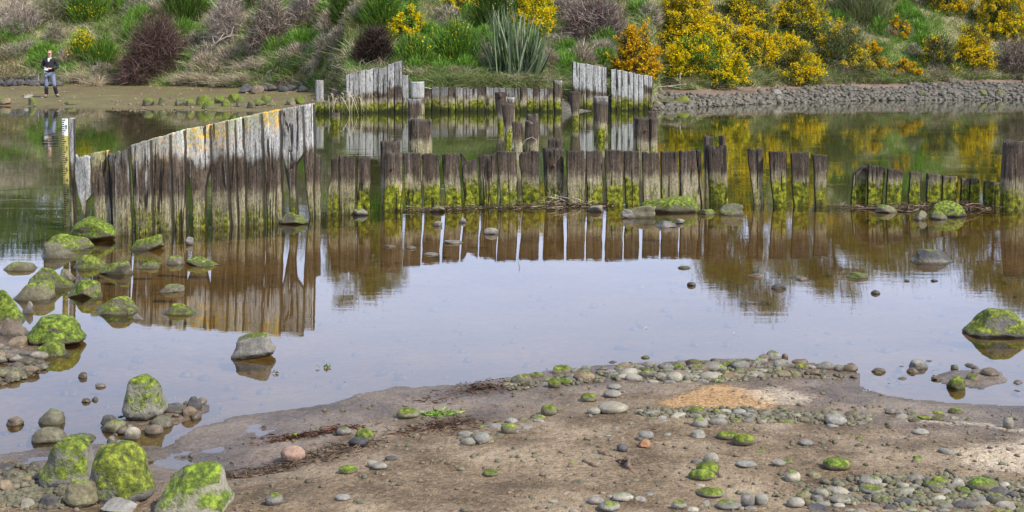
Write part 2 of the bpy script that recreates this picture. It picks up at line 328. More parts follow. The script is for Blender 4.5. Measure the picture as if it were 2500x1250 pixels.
def terrain(X, Y, want_zone=False):
    X = np.asarray(X, float); Y = np.asarray(Y, float)
    D = np.maximum(Y, .5); u = X / D; px = u * F + XC
    # near shore
    sd1 = poly_sd(BEACH, X, Y); sd2 = poly_sd(LEFTB, X, Y); sd3 = np.maximum(poly_sd(ISLE1, X, Y), poly_sd(ISLE2, X, Y))
    sd = np.maximum(np.maximum(sd1, sd2), sd3)
    sd = sd + .05 * fbm(X * 2.2, Y * 2.2, 1.0) + .02 * vnoise(X * 11, Y * 11)
    zl = .11 * (1 - np.exp(-np.maximum(sd, 0) / 1.6)) + .004
    zl = zl + (.011 + .016 * sstep(900, 500, px)) * fbm(X * 2.2, Y * 4.5, 2.0) * sstep(0, .2, sd) - .012 * sstep(1000, 600, px) * sstep(.05, .3, sd) * sstep(1.2, .4, sd) + .007 * fbm(X * 8, Y * 8, 6.) * sstep(0, .3, sd) + .004 * vnoise(X * 24, Y * 24, 3.) * sstep(0, .1, sd)
    zu = -.13 * (1 - np.exp(np.minimum(sd, 0) / 1.4)) - .012 * sstep(0, -.1, sd)
    near = np.where(sd > 0, zl, zu + .006 * fbm(X * 4, Y * 4, 5.))
    # low sill of silt and roots along the plank row
    df = Dfence(u); sill = np.exp(-((Y - df + .12) / .35) ** 2) * np.clip((px - 850) / 200, 0, 1) * .085
    near = np.where(sd < 0, np.minimum(near + sill, -.008), near)
    dp = sstep(df + .1, df + 2.2, Y)
    near = near * (1 - dp) + (-.75) * dp
    # far bank
    Dw, Df, Zf, S, C = [np.interp(px, TP, q) for q in (TW, TF, TZ, TS, TC)]
    Dw = Dw + .35 * fbm(px * .012, Y * .05, 8.) * (np.abs(px - 1220) > 400)
    t = np.clip((Y - Dw) / np.maximum(Df - Dw, .3), 0, None)
    zb = np.where(t < 1, Zf * t ** .9, Zf + S * (Y - Df))
    zb = np.where(t > 1, C + .05 * np.maximum(Y - Df - (C - Zf) / S, 0) - .6 * np.log1p(np.exp(-(zb - C) / -.6) * 0 + np.exp(-np.clip((zb - C) / .6, -30, 30))) , zb) if False else np.minimum(zb, C + .05 * np.maximum(Y - Df - (C - Zf) / S, 0))
    zb = zb + np.clip((t - 1) * .5, 0, 1) * .38 * fbm(X * .35, Y * .35, 3.) + np.clip(t, 0, 1) * .03 * fbm(X * 1.5, Y * 1.5, 4.)
    far = np.where(Y > Dw, zb, -.75 * sstep(0, 2.5, Dw - Y) - .02)
    k = Y > Dw - 3
    Z = np.where(k, far, near)
    if not want_zone: return Z
    soil = (px > 1596) & (Y > Df - 1.6 + 2.2 * fbm(X * .45, 3.) + .5 * fbm(X * 2., 7.)) & k
    beach_like = sd > -.05
    zone = np.where(k & (Y > Df - .15), 4, np.where(soil, 6, np.where(k & (Y > Dw - .3), np.where(px < 1200, 2, 3), np.where((Y < df) & (~k), np.where(beach_like, 0, 1), 5))))
    return Z, zone, sd
def march(px, py, d0=36, d1=110):
    D = np.arange(d0, d1, .1); z = terrain((px - XC) * D / F, D); ray = H0 - (py - Y0) * D / F
    i = np.argmax(z >= ray); D = D[i] if (z >= ray).any() else 75.
    return (px - XC) * D / F, D, float(terrain((px - XC) * D / F, D))

# ------------------------------------------------------------------ ground
rows = np.concatenate([np.linspace(-60, 2.5, 14), 2.5 * 1.0042 ** np.arange(1, 445)])
last = rows[-1]; rows = np.concatenate([rows, last * 1.008 ** np.arange(1, 230)]); last = rows[-1]
rows = np.concatenate([rows, last * 1.06 ** np.arange(1, 44)])
us = np.concatenate([-np.geomspace(3, .47, 26), np.arange(-.46, .4601, .0034), np.geomspace(.47, 3, 26)])
YY, UU = np.meshgrid(rows, us, indexing='ij'); XX = UU * np.where(YY > 2.5, YY, np.abs(YY - 2.5) + 2.5)
ZZ, ZONE, SDN = terrain(XX, YY, True)
ZZ = np.where(YY < 2.5, .1, ZZ); ZONE = np.where(YY < 2.5, 0, ZONE)
ny, nx = YY.shape; idx = np.arange(ny * nx).reshape(ny, nx)
Q = np.stack([idx[:-1, :-1], idx[:-1, 1:], idx[1:, 1:], idx[1:, :-1]], -1).reshape(-1, 4); QZ = ZONE[:-1, :-1].reshape(-1)
GV = np.stack([XX, YY, ZZ], -1).reshape(-1, 3)
# sawdust stains
PXX, PYY = w2px(GV[:, 0], np.maximum(GV[:, 1], 1), 0.05)
def stain(pts, soft):
    s_ = poly_sd(pts, PXX, PYY * 2.2); return sstep(-soft, soft, s_)
def ps(pts): return [(a, b * 2.2) for a, b in pts]
o1 = stain(ps([(1600, 985), (1640, 965), (1740, 930), (1820, 938), (1900, 950), (1900, 990), (1850, 1004), (1700, 1006), (1620, 1003)]), 28)
o2 = np.maximum(stain(ps([(1790, 945), (1900, 930), (2000, 955), (1980, 985), (1850, 992)]), 40) * .85, stain(ps([(2290, 1100), (2420, 1070), (2700, 1040), (2700, 1190), (2450, 1170), (2330, 1140)]), 90))
o2 = np.maximum(o2, stain(ps([(2200, 1010), (2400, 1015), (2600, 1045), (2600, 1062), (2380, 1032), (2210, 1024)]), 16) * .8)
GC = np.stack([o1, np.clip(o2, 0, 1), np.zeros_like(o1)], 1)
names = {0: ('sand_beach', 'sand'), 1: ('pool_bed', 'poolbed'), 2: ('mud_ground', 'mudflat'), 3: ('shore_ground', 'shore'), 4: ('hillside_terrain', 'hill'), 5: ('pond_bed', 'pondbed'), 6: ('bank_foot_ground', 'soil')}
for zc, (nm, mk) in names.items():
    q = Q[QZ == zc]; used, inv = np.unique(q, return_inverse=True)
    tag(mesh_obj(nm, GV[used], inv.reshape(-1, 4), M[mk], col=GC[used] if zc == 0 else None), kind='structure')
# water: clear pool in front of the planks, murky pond behind
fu = np.linspace(-3, 3, 241); fd = Dfence(fu)
A = np.stack([fu * fd, fd, np.zeros_like(fd)], 1); B = A.copy(); B[:, 1] = -20; B[:, 0] = np.linspace(-60, 60, 241); Cc = A.copy(); Cc[:, 1] = 62; Cc[:, 0] = fu * 62
n = len(fu); i = np.arange(n - 1)
def strip(P0, P1): return np.concatenate([P0, P1]), np.stack([i, i + 1, i + 1 + n, i + n], 1)
v_, f_ = strip(B, A); tag(mesh_obj('pool_water', v_, f_, M['water_near']), kind='structure')
v_, f_ = strip(A, Cc); tag(mesh_obj('pond_water', v_, f_, M['water_far']), kind='structure')

def ico(n):
    bm = bmesh.new(); bmesh.ops.create_icosphere(bm, subdivisions=n, radius=1); v = np.array([q.co[:] for q in bm.verts]); f = np.array([[a.index for a in q.verts] for q in bm.faces]); bm.free(); return v, f
ICO = {k: ico(k) for k in (2, 3, 4, 5)}

# ------------------------------------------------------------------ timber
def plank_mesh(L, Rr, by, seed, backw=0., jag=.012, notch=(), thick=.055, D=None, below=.25, moss=.8, pale=0., lich=0., streak=0., scl=1., pbot=.4, rot=.0, wav=.006, dark=None, nu=11):
    """L and Rr: edge polylines (px, py) from the head down to the waterline; by: waterline row."""
    rs = np.random.RandomState(seed); D = D or gD(by)
    lz = np.array([H0 - (p[1] - Y0) * D / F for p in L]); lx = np.array([(p[0] - XC) * D / F for p in L])
    rz = np.array([H0 - (p[1] - Y0) * D / F for p in Rr]); rx = np.array([(p[0] - XC) * D / F for p in Rr])
    h = max(lz[0], rz[0]); nv = int(np.clip(h / .018, 14, 46)); u = np.concatenate([[0, .03], np.linspace(.08, .92, nu - 4), [.97, 1]])
    ztop = lz[0] + (rz[0] - lz[0]) * u; pz = rs.rand() * 50
    ztop = ztop + jag * (fbm(u * 2.5 + pz, seed * 1.7, 0) * .8 + .8 * vnoise(u * 9 + pz, 3.3)) - jag * .3
    for (a, b, dpt) in notch: ztop = ztop - dpt * sstep(a - .07, a + .03, u) * (1 - sstep(b - .03, b + .07, u)) * (1 + .5 * vnoise(u * 12, seed))
    s = np.linspace(0, 1, nv) ** 1.15
    Zg = ztop[None] * (1 - s[:, None]) + (-below) * s[:, None]
    def edge(zs, zz, xx): return np.interp(-zs, -zz, xx)
    XL = edge(Zg, lz, lx); XR = edge(Zg, rz, rx)
    XL = XL + wav * vnoise(Zg * 9, seed + .3) ; XR = XR + wav * vnoise(Zg * 9, seed + 7.7)
    wx = (-.9 if nu > 8 else .1) * D / F; X = (XL - wx) * (1 - u) + (XR + wx) * u
    g = -.003 * vnoise(X * 55 + seed, Zg * 2.5, seed) - .003 * vnoise(X * 20, Zg * 9, seed + 9.) - rot * .035 * np.clip(fbm(X * 14, Zg * 5, seed + 3., 3), -.3, 1)
    edge_r = (np.abs(u - .5) * 2) ** 8 * .005
    Yf = D - g + edge_r; Yb = D + thick - edge_r + 0 * Zg
    front = np.stack([X, Yf, Zg], -1); back = np.stack([X + backw * D / F * (u * 2 - 1), Yb, Zg + 0], -1)[:, ::-1]
    ring = np.concatenate([front, back], 1); m = 2 * nu; V = ring.reshape(-1, 3)
    k = np.arange(nv * m).reshape(nv, m); k2 = np.roll(k, -1, 1)
    Fq = np.stack([k[:-1], k[1:], k2[1:], k2[:-1]], -1).reshape(-1, 4)
    cap = lambda row: np.array([[row[j], row[j + 1], row[m - 2 - j], row[m - 1 - j]] for j in range(nu - 1)])
    Fq = np.concatenate([Fq, cap(k[0]), cap(k[-1])[:, ::-1]])
    td = np.concatenate([ztop[None] - Zg, (ztop[None] - Zg)[:, ::-1]], 1).reshape(-1)
    nV = len(V); rv = np.full((nv, m), rs.rand() if dark is None else dark); rv[1:, 0] = -1; rv[1:, nu - 1:] = -1  # negative alpha marks sides and back for the painted dark of the gaps
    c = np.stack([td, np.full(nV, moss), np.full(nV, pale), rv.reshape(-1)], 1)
    c2 = np.stack([np.full(nV, lich), np.full(nV, streak), np.full(nV, scl), np.full(nV, pbot)], 1)
    return V, Fq, c, c2
_sd = [100]
def plank(parent, tops, bots, by, name='plank', L=None, Rr=None, **k):
    _sd[0] += 1
    L = L or [(tops[0], tops[2]), (bots[0], by)]; Rr = Rr or [(tops[1], tops[3]), (bots[1], by)]
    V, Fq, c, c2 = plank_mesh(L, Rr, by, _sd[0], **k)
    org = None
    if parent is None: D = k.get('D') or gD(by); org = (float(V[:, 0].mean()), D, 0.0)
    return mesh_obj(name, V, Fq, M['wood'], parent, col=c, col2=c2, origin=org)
def post(tops, bots, by, label=None, group=None, parent=None, name='timber_post', D=None, square=.6, jag=.02, notch=None, below=.3, moss=.9, pale=0., lich=0, streak=.0, scl=1., pbot=.1, waist=0., cat='post', depth=1.0, dark=None):
    """round-cornered pile; tops = (x0, x1, y)"""
    _sd[0] += 1; seed = _sd[0]; rs = np.random.RandomState(seed); D = D or gD(by)
    x0, x1, yt = tops; zt = H0 - (yt - Y0) * D / F; m = 28; nv = int(np.clip(zt / .025, 14, 44))
    th = np.linspace(0, 2 * math.pi, m, endpoint=False); s = np.linspace(0, 1, nv)
    cs, sn = np.cos(th), np.sin(th); e = 1 - .55 * square
    bx = np.sign(cs) * np.abs(cs) ** e; byy = np.sign(sn) * np.abs(sn) ** e
    V = []; td = []
    for q in s:
        z0 = zt * (1 - q) - below * q
        f = np.clip((zt - z0) / zt, 0, 1.3)
        xl = (x0 + (bots[0] - x0) * f - XC) * D / F; xr = (x1 + (bots[1] - x1) * f - XC) * D / F
        cx = (xl + xr) / 2; rr = (xr - xl) / 2
        rr = rr * (1 - waist * sstep(.35, .75, f))
        fl = 1 + .07 * vnoise(th * 3.1 + seed, z0 * 3, seed) + .05 * vnoise(bx * 9, byy * 9 + seed, z0 * 1.2)
        top = jag * (fbm(bx * 1.5 + seed, byy * 1.5, 0) * 1.5) * (q < .15) * (1 - q / .15)
        if notch: top = top - notch[2] * sstep(notch[0] - .12, notch[0] + .08, bx) * (1 - sstep(notch[1] - .08, notch[1] + .12, bx)) * np.clip(1 - (q - .0) / .3, 0, 1)
        V.append(np.stack([cx + bx * rr * fl, D + rr * depth * 1.0 + byy * rr * depth * fl, z0 + top], 1)); td.append(np.full(m, zt - z0) )
    # top cap as inner rings
    ring0 = V[0]; c0 = ring0.mean(0)
    inner = [c0 + (ring0 - c0) * q + np.array([0, 0, 1]) * (-.012 * (1 - q) + jag * .6 * vnoise(ring0[:, :1] * 40 * q, ring0[:, 1:2] * 40, seed)) for q in (.25, .6, .88)]
    V = inner + V; td = [np.zeros(m)] * 3 + td
    V = np.concatenate(V); td = np.concatenate(td); nr = nv + 3
    k = np.arange(nr * m).reshape(nr, m); k2 = np.roll(k, -1, 1)
    Fq = np.stack([k[:-1], k[1:], k2[1:], k2[:-1]], -1).reshape(-1, 4)
    V = np.concatenate([V, [c0 - [0, 0, .012]]]); td = np.append(td, 0); cidx = len(V) - 1
    tri = np.stack([np.full(m, cidx), k[0], k2[0]], 1)
    nV = len(V); c = np.stack([td, np.full(nV, moss), np.full(nV, pale), np.full(nV, rs.rand() if dark is None else dark)], 1)
    c2 = np.stack([np.full(nV, lich), np.full(nV, streak), np.full(nV, scl), np.full(nV, pbot)], 1)
    org = None if parent else (float(V[:, 0].mean()), D, 0.0)
    o = mesh_obj(name, V, [Fq, tri], M['wood'], parent, col=c, col2=c2, origin=org)
    if label: tag(o, label, cat, group)
    return o

# tall rising wall
tw = empty('plank_wall', (px2w(500, 553)[0], px2w(500, 553)[1], 0)); tag(tw, 'tall near plank wall rising to the right, grey heads with orange lichen', 'plank wall')
T = dict(backw=3.2, pale=1., lich=1., streak=.35, moss=.62, jag=.006)
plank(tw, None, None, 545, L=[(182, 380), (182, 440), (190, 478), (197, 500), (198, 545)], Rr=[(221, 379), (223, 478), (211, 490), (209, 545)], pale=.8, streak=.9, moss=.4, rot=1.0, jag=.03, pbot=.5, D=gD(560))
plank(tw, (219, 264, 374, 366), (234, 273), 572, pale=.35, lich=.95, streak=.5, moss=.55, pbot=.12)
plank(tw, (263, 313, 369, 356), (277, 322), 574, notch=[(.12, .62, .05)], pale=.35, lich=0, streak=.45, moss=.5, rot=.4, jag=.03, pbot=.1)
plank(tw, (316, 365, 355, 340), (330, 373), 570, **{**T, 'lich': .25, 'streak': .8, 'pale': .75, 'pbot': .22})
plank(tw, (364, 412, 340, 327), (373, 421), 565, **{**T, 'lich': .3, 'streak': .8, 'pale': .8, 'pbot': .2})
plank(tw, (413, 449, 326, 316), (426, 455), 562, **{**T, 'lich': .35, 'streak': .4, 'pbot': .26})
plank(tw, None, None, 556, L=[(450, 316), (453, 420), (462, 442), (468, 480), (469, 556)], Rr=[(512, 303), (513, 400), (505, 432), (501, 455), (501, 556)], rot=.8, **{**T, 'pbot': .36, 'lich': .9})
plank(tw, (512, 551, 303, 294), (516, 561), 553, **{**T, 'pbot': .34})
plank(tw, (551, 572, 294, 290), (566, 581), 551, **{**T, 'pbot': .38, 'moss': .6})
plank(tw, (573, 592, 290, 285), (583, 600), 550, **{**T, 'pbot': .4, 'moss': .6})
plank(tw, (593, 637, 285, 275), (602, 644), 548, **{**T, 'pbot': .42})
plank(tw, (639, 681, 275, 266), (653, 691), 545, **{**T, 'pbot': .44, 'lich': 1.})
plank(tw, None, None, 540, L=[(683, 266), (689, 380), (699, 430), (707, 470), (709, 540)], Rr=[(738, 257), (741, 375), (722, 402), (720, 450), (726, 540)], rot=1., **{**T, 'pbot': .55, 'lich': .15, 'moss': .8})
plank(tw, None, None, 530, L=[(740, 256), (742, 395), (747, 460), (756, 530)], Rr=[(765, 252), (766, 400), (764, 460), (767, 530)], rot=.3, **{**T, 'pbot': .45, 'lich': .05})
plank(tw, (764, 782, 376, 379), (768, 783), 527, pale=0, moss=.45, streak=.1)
# bolt and nail rust spots are part of the wood; short broken group to the right of the tall wall
sw = empty('plank_group', (px2w(850, 524)[0], px2w(850, 524)[1], 0)); tag(sw, 'short group of three broken planks just right of the tall wall', 'plank wall')
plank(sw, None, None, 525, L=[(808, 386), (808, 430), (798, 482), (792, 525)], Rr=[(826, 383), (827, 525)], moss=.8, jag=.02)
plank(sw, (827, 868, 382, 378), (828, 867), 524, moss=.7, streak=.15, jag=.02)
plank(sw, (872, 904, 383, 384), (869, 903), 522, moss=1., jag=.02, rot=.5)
# middle row
mw = empty('plank_row', (px2w(1300, 502)[0], px2w(1300, 502)[1], 0)); tag(mw, 'long level row of dark mossy planks across the middle, water on both sides', 'plank wall')
MR = [((983, 1025, 372, 373), (990, 1031), 512, {}), ((1028, 1072, 374, 376), (1035, 1077), 510, {}), ((1077, 1120, 374, 375), (1087, 1128), 508, dict(rot=.3, jag=.02)),
      ((1122, 1166, 375, 380), (1135, 1171), 506, dict(notch=[(.3, .75, .045)], rot=.6, jag=.035)), ((1168, 1211, 377, 375), (1176, 1216), 505, dict(jag=.03, rot=.3)),
      ((1212, 1260, 370, 369), (1222, 1266), 504, {}), ((1265, 1315, 371, 369), (1278, 1319), 503, {}), ((1382, 1427, 368, 367), (1386, 1431), 502, dict(moss=.6)),
      ((1430, 1470, 367, 367), (1434, 1473), 502, dict(moss=1.)), ((1476, 1520, 366, 366), (1481, 1523), 502, {}), ((1523, 1560, 367, 368), (1527, 1563), 502, dict(moss=1.15)),
      ((1568, 1610, 371, 371), (1571, 1613), 501, dict(moss=.5)), ((1613, 1656, 369, 369), (1616, 1659), 501, dict(moss=.5)), ((1658, 1699, 368, 366), (1662, 1711), 500, dict(moss=.5)), ((1700, 1713, 366, 367), (1712, 1718), 500, dict(moss=.6, dark=.1))]
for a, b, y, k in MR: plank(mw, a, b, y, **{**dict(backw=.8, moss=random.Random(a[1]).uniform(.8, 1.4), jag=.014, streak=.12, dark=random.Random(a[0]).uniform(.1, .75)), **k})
post((938, 981, 373), (934, 981), 515, 'front post of the rotten pair at the left end of the level plank row', 'posts among the planks', moss=1., jag=.03, square=.8, depth=.5, streak=.25, notch=(.5, 1.2, .02))
post((928, 976, 345), (930, 976), 505, 'taller post standing right behind the left end of the level plank row', 'posts among the planks', moss=.5, jag=.03, square=.9, depth=.4)
post((1325, 1378, 364), (1332, 1374), 500, 'thick dark post with a rusty bolt standing in the level plank row', 'posts among the planks', moss=.9, jag=.02, square=.8, depth=.6, streak=.4, dark=.1)
post((1338, 1372, 338), (1340, 1372), 480, 'reddish brown post showing above the thick bolted post', 'posts among the planks', moss=.1, jag=.01, square=1., depth=.7, dark=.3)
p_ = post((1724, 1775, 357), (1734, 1779), 498, 'split headed dark mossy post at the right end of the level plank row', 'posts among the planks', moss=1., jag=.03, square=.8, depth=.6, notch=(-.15, .25, .1), streak=.35, dark=.05)
post((1720, 1741, 332), (1722, 1741), 485, 'slim post behind the split headed post, left one of two', 'posts among the planks', moss=.2, square=1, jag=.015)
post((1757, 1771, 332), (1756, 1770), 485, 'slim post behind the split headed post, right one of two', 'posts among the planks', moss=.2, square=1, jag=.015)
def lone(tops, bots, by, label, group=None, **k):
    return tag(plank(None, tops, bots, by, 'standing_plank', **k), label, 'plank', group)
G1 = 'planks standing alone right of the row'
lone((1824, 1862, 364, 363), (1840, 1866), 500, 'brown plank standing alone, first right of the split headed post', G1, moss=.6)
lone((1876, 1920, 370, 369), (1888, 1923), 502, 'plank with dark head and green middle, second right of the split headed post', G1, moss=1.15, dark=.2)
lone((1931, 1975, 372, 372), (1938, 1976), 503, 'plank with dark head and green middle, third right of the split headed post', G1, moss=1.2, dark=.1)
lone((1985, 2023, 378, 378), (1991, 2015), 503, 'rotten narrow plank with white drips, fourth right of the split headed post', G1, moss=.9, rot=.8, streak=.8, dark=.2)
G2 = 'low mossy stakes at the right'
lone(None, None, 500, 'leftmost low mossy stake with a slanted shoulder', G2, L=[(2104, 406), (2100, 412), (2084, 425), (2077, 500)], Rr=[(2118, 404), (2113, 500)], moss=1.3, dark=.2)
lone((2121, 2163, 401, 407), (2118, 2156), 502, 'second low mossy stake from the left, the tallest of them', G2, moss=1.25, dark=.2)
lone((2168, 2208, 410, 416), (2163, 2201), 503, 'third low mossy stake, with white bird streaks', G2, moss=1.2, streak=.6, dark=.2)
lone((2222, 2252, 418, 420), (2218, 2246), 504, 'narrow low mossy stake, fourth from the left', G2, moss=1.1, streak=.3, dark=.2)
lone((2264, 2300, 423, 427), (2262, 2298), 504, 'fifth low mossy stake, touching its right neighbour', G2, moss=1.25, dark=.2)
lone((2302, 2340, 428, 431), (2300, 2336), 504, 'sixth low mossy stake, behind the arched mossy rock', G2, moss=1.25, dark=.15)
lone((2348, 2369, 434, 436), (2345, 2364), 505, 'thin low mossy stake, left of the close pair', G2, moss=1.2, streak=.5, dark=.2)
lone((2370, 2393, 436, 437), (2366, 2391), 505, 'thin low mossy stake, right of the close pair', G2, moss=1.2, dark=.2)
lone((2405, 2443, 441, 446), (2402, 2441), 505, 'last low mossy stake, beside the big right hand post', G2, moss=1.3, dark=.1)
post((2458, 2516, 347), (2450, 2502), 513, 'big dark post with white streaks at the right edge', 'posts among the planks', moss=.75, streak=1., square=.8, depth=.7, jag=.02, dark=.15)

# posts standing in the pond behind the row
GP = 'posts standing in the pond'
post((995, 1052, 293), (996, 1052), 392, 'broadest pond post, square and grey, just behind the plank row', GP, moss=.6, pale=.1, square=.9, dark=.5)
post((995, 1028, 243), (996, 1028), 320, 'pond post with pale cap and reddish face behind the broadest pond post', GP, moss=.5, pale=.6, pbot=.12, square=.9)
post((1002, 1034, 200), (1004, 1034), 281, 'tallest of the stacked looking pond posts, pale and blocky', GP, moss=.5, pale=.8, pbot=.5, square=1.)
post((1208, 1236, 226), (1213, 1232), 314, 'narrow footed pond post with a red stain, left of the centre pair', GP, moss=1., waist=.25, square=.4)
post((1224, 1257, 254), (1232, 1252), 345, 'tapering dark pond post, right of the red stained one', GP, moss=1., waist=.25, square=.5)
post((1232, 1257, 238), (1233, 1256), 300, 'square pale headed pond post peeping over the tapering one', GP, moss=.3, pale=.7, square=1.)
post((1249, 1270, 297), (1257, 1277), 392, 'slim leaning pond post beside the white streaked one', GP, moss=.5, square=.7)
post((1281, 1316, 295), (1284, 1314), 392, 'pond post with white drips and a split front', GP, moss=.6, streak=1., square=.7, notch=(-.1, .2, .05))
post((1285, 1315, 279), (1286, 1314), 370, 'pond post with two horned head behind the white streaked one', GP, moss=.3, streak=.8, square=.8, notch=(-.3, .3, .08))
post((1390, 1419, 224), (1395, 1414), 303, 'pond post with a splintered side below the white far wall', GP, moss=1., waist=.2, square=.6)
post((1448, 1486, 251), (1455, 1481), 341, 'stout round pond post, nearest below the white far wall', GP, moss=.9, waist=.15, square=.4, dark=.6)
post((1451, 1485, 236), (1452, 1484), 300, 'pale headed pond post behind the stout round one', GP, moss=.4, pale=.6, pbot=.15, square=.9)
post((1550, 1587, 289), (1552, 1588), 392, 'left half of the broad split pond post at the right', GP, moss=.6, square=.9, dark=.35)
post((1587, 1606, 289), (1588, 1606), 392, 'right half of the broad split pond post at the right', GP, moss=.6, square=.9, dark=.7)
post((1584, 1604, 272), (1586, 1604), 350, 'small post showing behind the broad split pond post', GP, moss=.4, square=.9)
post((806, 829, 277), (808, 828), 312, 'short broken stub in the pond right of the tall near wall', GP, moss=.9, jag=.06, square=.6)

M['rust'] = plain('rusty_iron', (.13, .055, .03), .8, nscale=60, var=.5)
def bolt(po, px, py, rad):
    D = po.location.y - .012; s_ = D / F; v, f = ICO[2]; V = v * [rad * .8, rad * .5, rad * 1.2] + [(px - XC) * s_, D, H0 - (py - Y0) * s_]
    mesh_obj('bolt', V, f, M['rust'], po)
for o in list(bpy.data.objects):
    lb = o.get('label', '')
    if lb.startswith('thick dark post with a rusty bolt'): bolt(o, 1352, 404, .018)
    if lb.startswith('left half of the broad split'): bolt(o, 1577, 318, .02)
    if lb.startswith('narrow footed pond post'): bolt(o, 1222, 234, .045)
    if lb.startswith('front post of the rotten pair'): bolt(o, 957, 412, .014)

# far walls
SF = 1.3
fl = empty('far_plank_wall', (px2w(915, 276)[0], px2w(915, 276)[1], 0)); tag(fl, 'far left grey plank wall rising to a tall end below the dark shrub', 'plank wall')
for (a, b, ya, yb) in [(845, 861, 182, 177), (862, 876, 177, 174), (877, 892, 174, 171), (893, 911, 171, 166), (912, 923, 166, 164), (924, 945, 166, 164), (946, 962, 157, 153), (963, 981, 152, 148), (982, 997, 183, 182)]:
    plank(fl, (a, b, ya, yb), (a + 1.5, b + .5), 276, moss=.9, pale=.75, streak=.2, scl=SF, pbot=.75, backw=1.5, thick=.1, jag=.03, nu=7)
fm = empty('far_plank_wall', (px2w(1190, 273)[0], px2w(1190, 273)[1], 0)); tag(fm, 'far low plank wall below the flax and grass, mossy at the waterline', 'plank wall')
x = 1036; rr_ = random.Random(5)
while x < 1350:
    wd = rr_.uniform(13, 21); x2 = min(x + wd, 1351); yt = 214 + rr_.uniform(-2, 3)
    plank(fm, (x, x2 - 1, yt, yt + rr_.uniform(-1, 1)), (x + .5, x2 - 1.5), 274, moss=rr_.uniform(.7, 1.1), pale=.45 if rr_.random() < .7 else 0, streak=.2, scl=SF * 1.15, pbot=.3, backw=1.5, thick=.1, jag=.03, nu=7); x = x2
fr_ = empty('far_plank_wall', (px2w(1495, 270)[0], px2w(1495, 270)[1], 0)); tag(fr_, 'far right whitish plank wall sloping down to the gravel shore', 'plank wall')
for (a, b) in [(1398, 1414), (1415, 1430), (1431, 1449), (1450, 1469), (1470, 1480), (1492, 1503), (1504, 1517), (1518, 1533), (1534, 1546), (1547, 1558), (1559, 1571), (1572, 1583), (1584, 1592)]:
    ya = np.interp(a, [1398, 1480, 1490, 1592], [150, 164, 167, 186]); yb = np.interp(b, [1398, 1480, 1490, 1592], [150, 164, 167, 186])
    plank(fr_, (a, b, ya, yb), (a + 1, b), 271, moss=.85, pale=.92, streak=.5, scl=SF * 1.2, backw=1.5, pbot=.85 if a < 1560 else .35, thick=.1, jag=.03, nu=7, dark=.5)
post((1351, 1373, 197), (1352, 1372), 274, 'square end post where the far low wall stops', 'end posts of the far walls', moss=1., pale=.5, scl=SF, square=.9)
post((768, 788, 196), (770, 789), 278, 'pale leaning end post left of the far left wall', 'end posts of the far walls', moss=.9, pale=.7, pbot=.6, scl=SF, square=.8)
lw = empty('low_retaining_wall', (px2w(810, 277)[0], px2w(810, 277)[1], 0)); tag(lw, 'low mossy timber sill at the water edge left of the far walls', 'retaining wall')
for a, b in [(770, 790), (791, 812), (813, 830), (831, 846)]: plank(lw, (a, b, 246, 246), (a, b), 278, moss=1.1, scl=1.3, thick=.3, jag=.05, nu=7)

# ------------------------------------------------------------------ rocks
def rock_arr(seed, ang=.6, lod=4, boxy=0):
    v, f = ICO[lod]; v = v.copy(); rs = np.random.RandomState(seed)
    if boxy:
        v = np.sign(v) * np.abs(v) ** (1 - boxy * .62); a = rs.uniform(-.35, .35); v = v @ np.array([[math.cos(a), 0, math.sin(a) * .4], [0, 1, 0], [-math.sin(a) * .4, 0, math.cos(a)]])
        for _ in range(6):
            d = rs.randn(3); d[2] = abs(d[2]) * .8; d /= np.linalg.norm(d); o = rs.uniform(.86, 1.08); e = v @ d - o; v = v - np.maximum(e, 0)[:, None] * d * .97
    if ang > 0 and not boxy:
        npl = int(6 + 4 * ang)
        for _ in range(npl):
            d = rs.randn(3); d /= np.linalg.norm(d); o = rs.uniform(.86 - .48 * ang, .95 - .22 * ang); e = v @ d - o; v = v - np.maximum(e, 0)[:, None] * d * (.97)
    if ang > .3: v[:, :2] *= 1 + .45 * np.clip(-v[:, 2:3] + .1, 0, .6)
    r = 1 + (.13 * fbm(v[:, 0] * 1.1 + seed, v[:, 1] * 1.1, v[:, 2] * 1.1, 3) + (.05 if ang > 0 else .01) * fbm(v[:, 0] * 5 + seed, v[:, 1] * 5, v[:, 2] * 5, 3))
    v = v * r[:, None]
    lo, hi = v.min(0), v.max(0); v = (v - (lo + hi) / 2) / ((hi - lo) / 2); return v, f
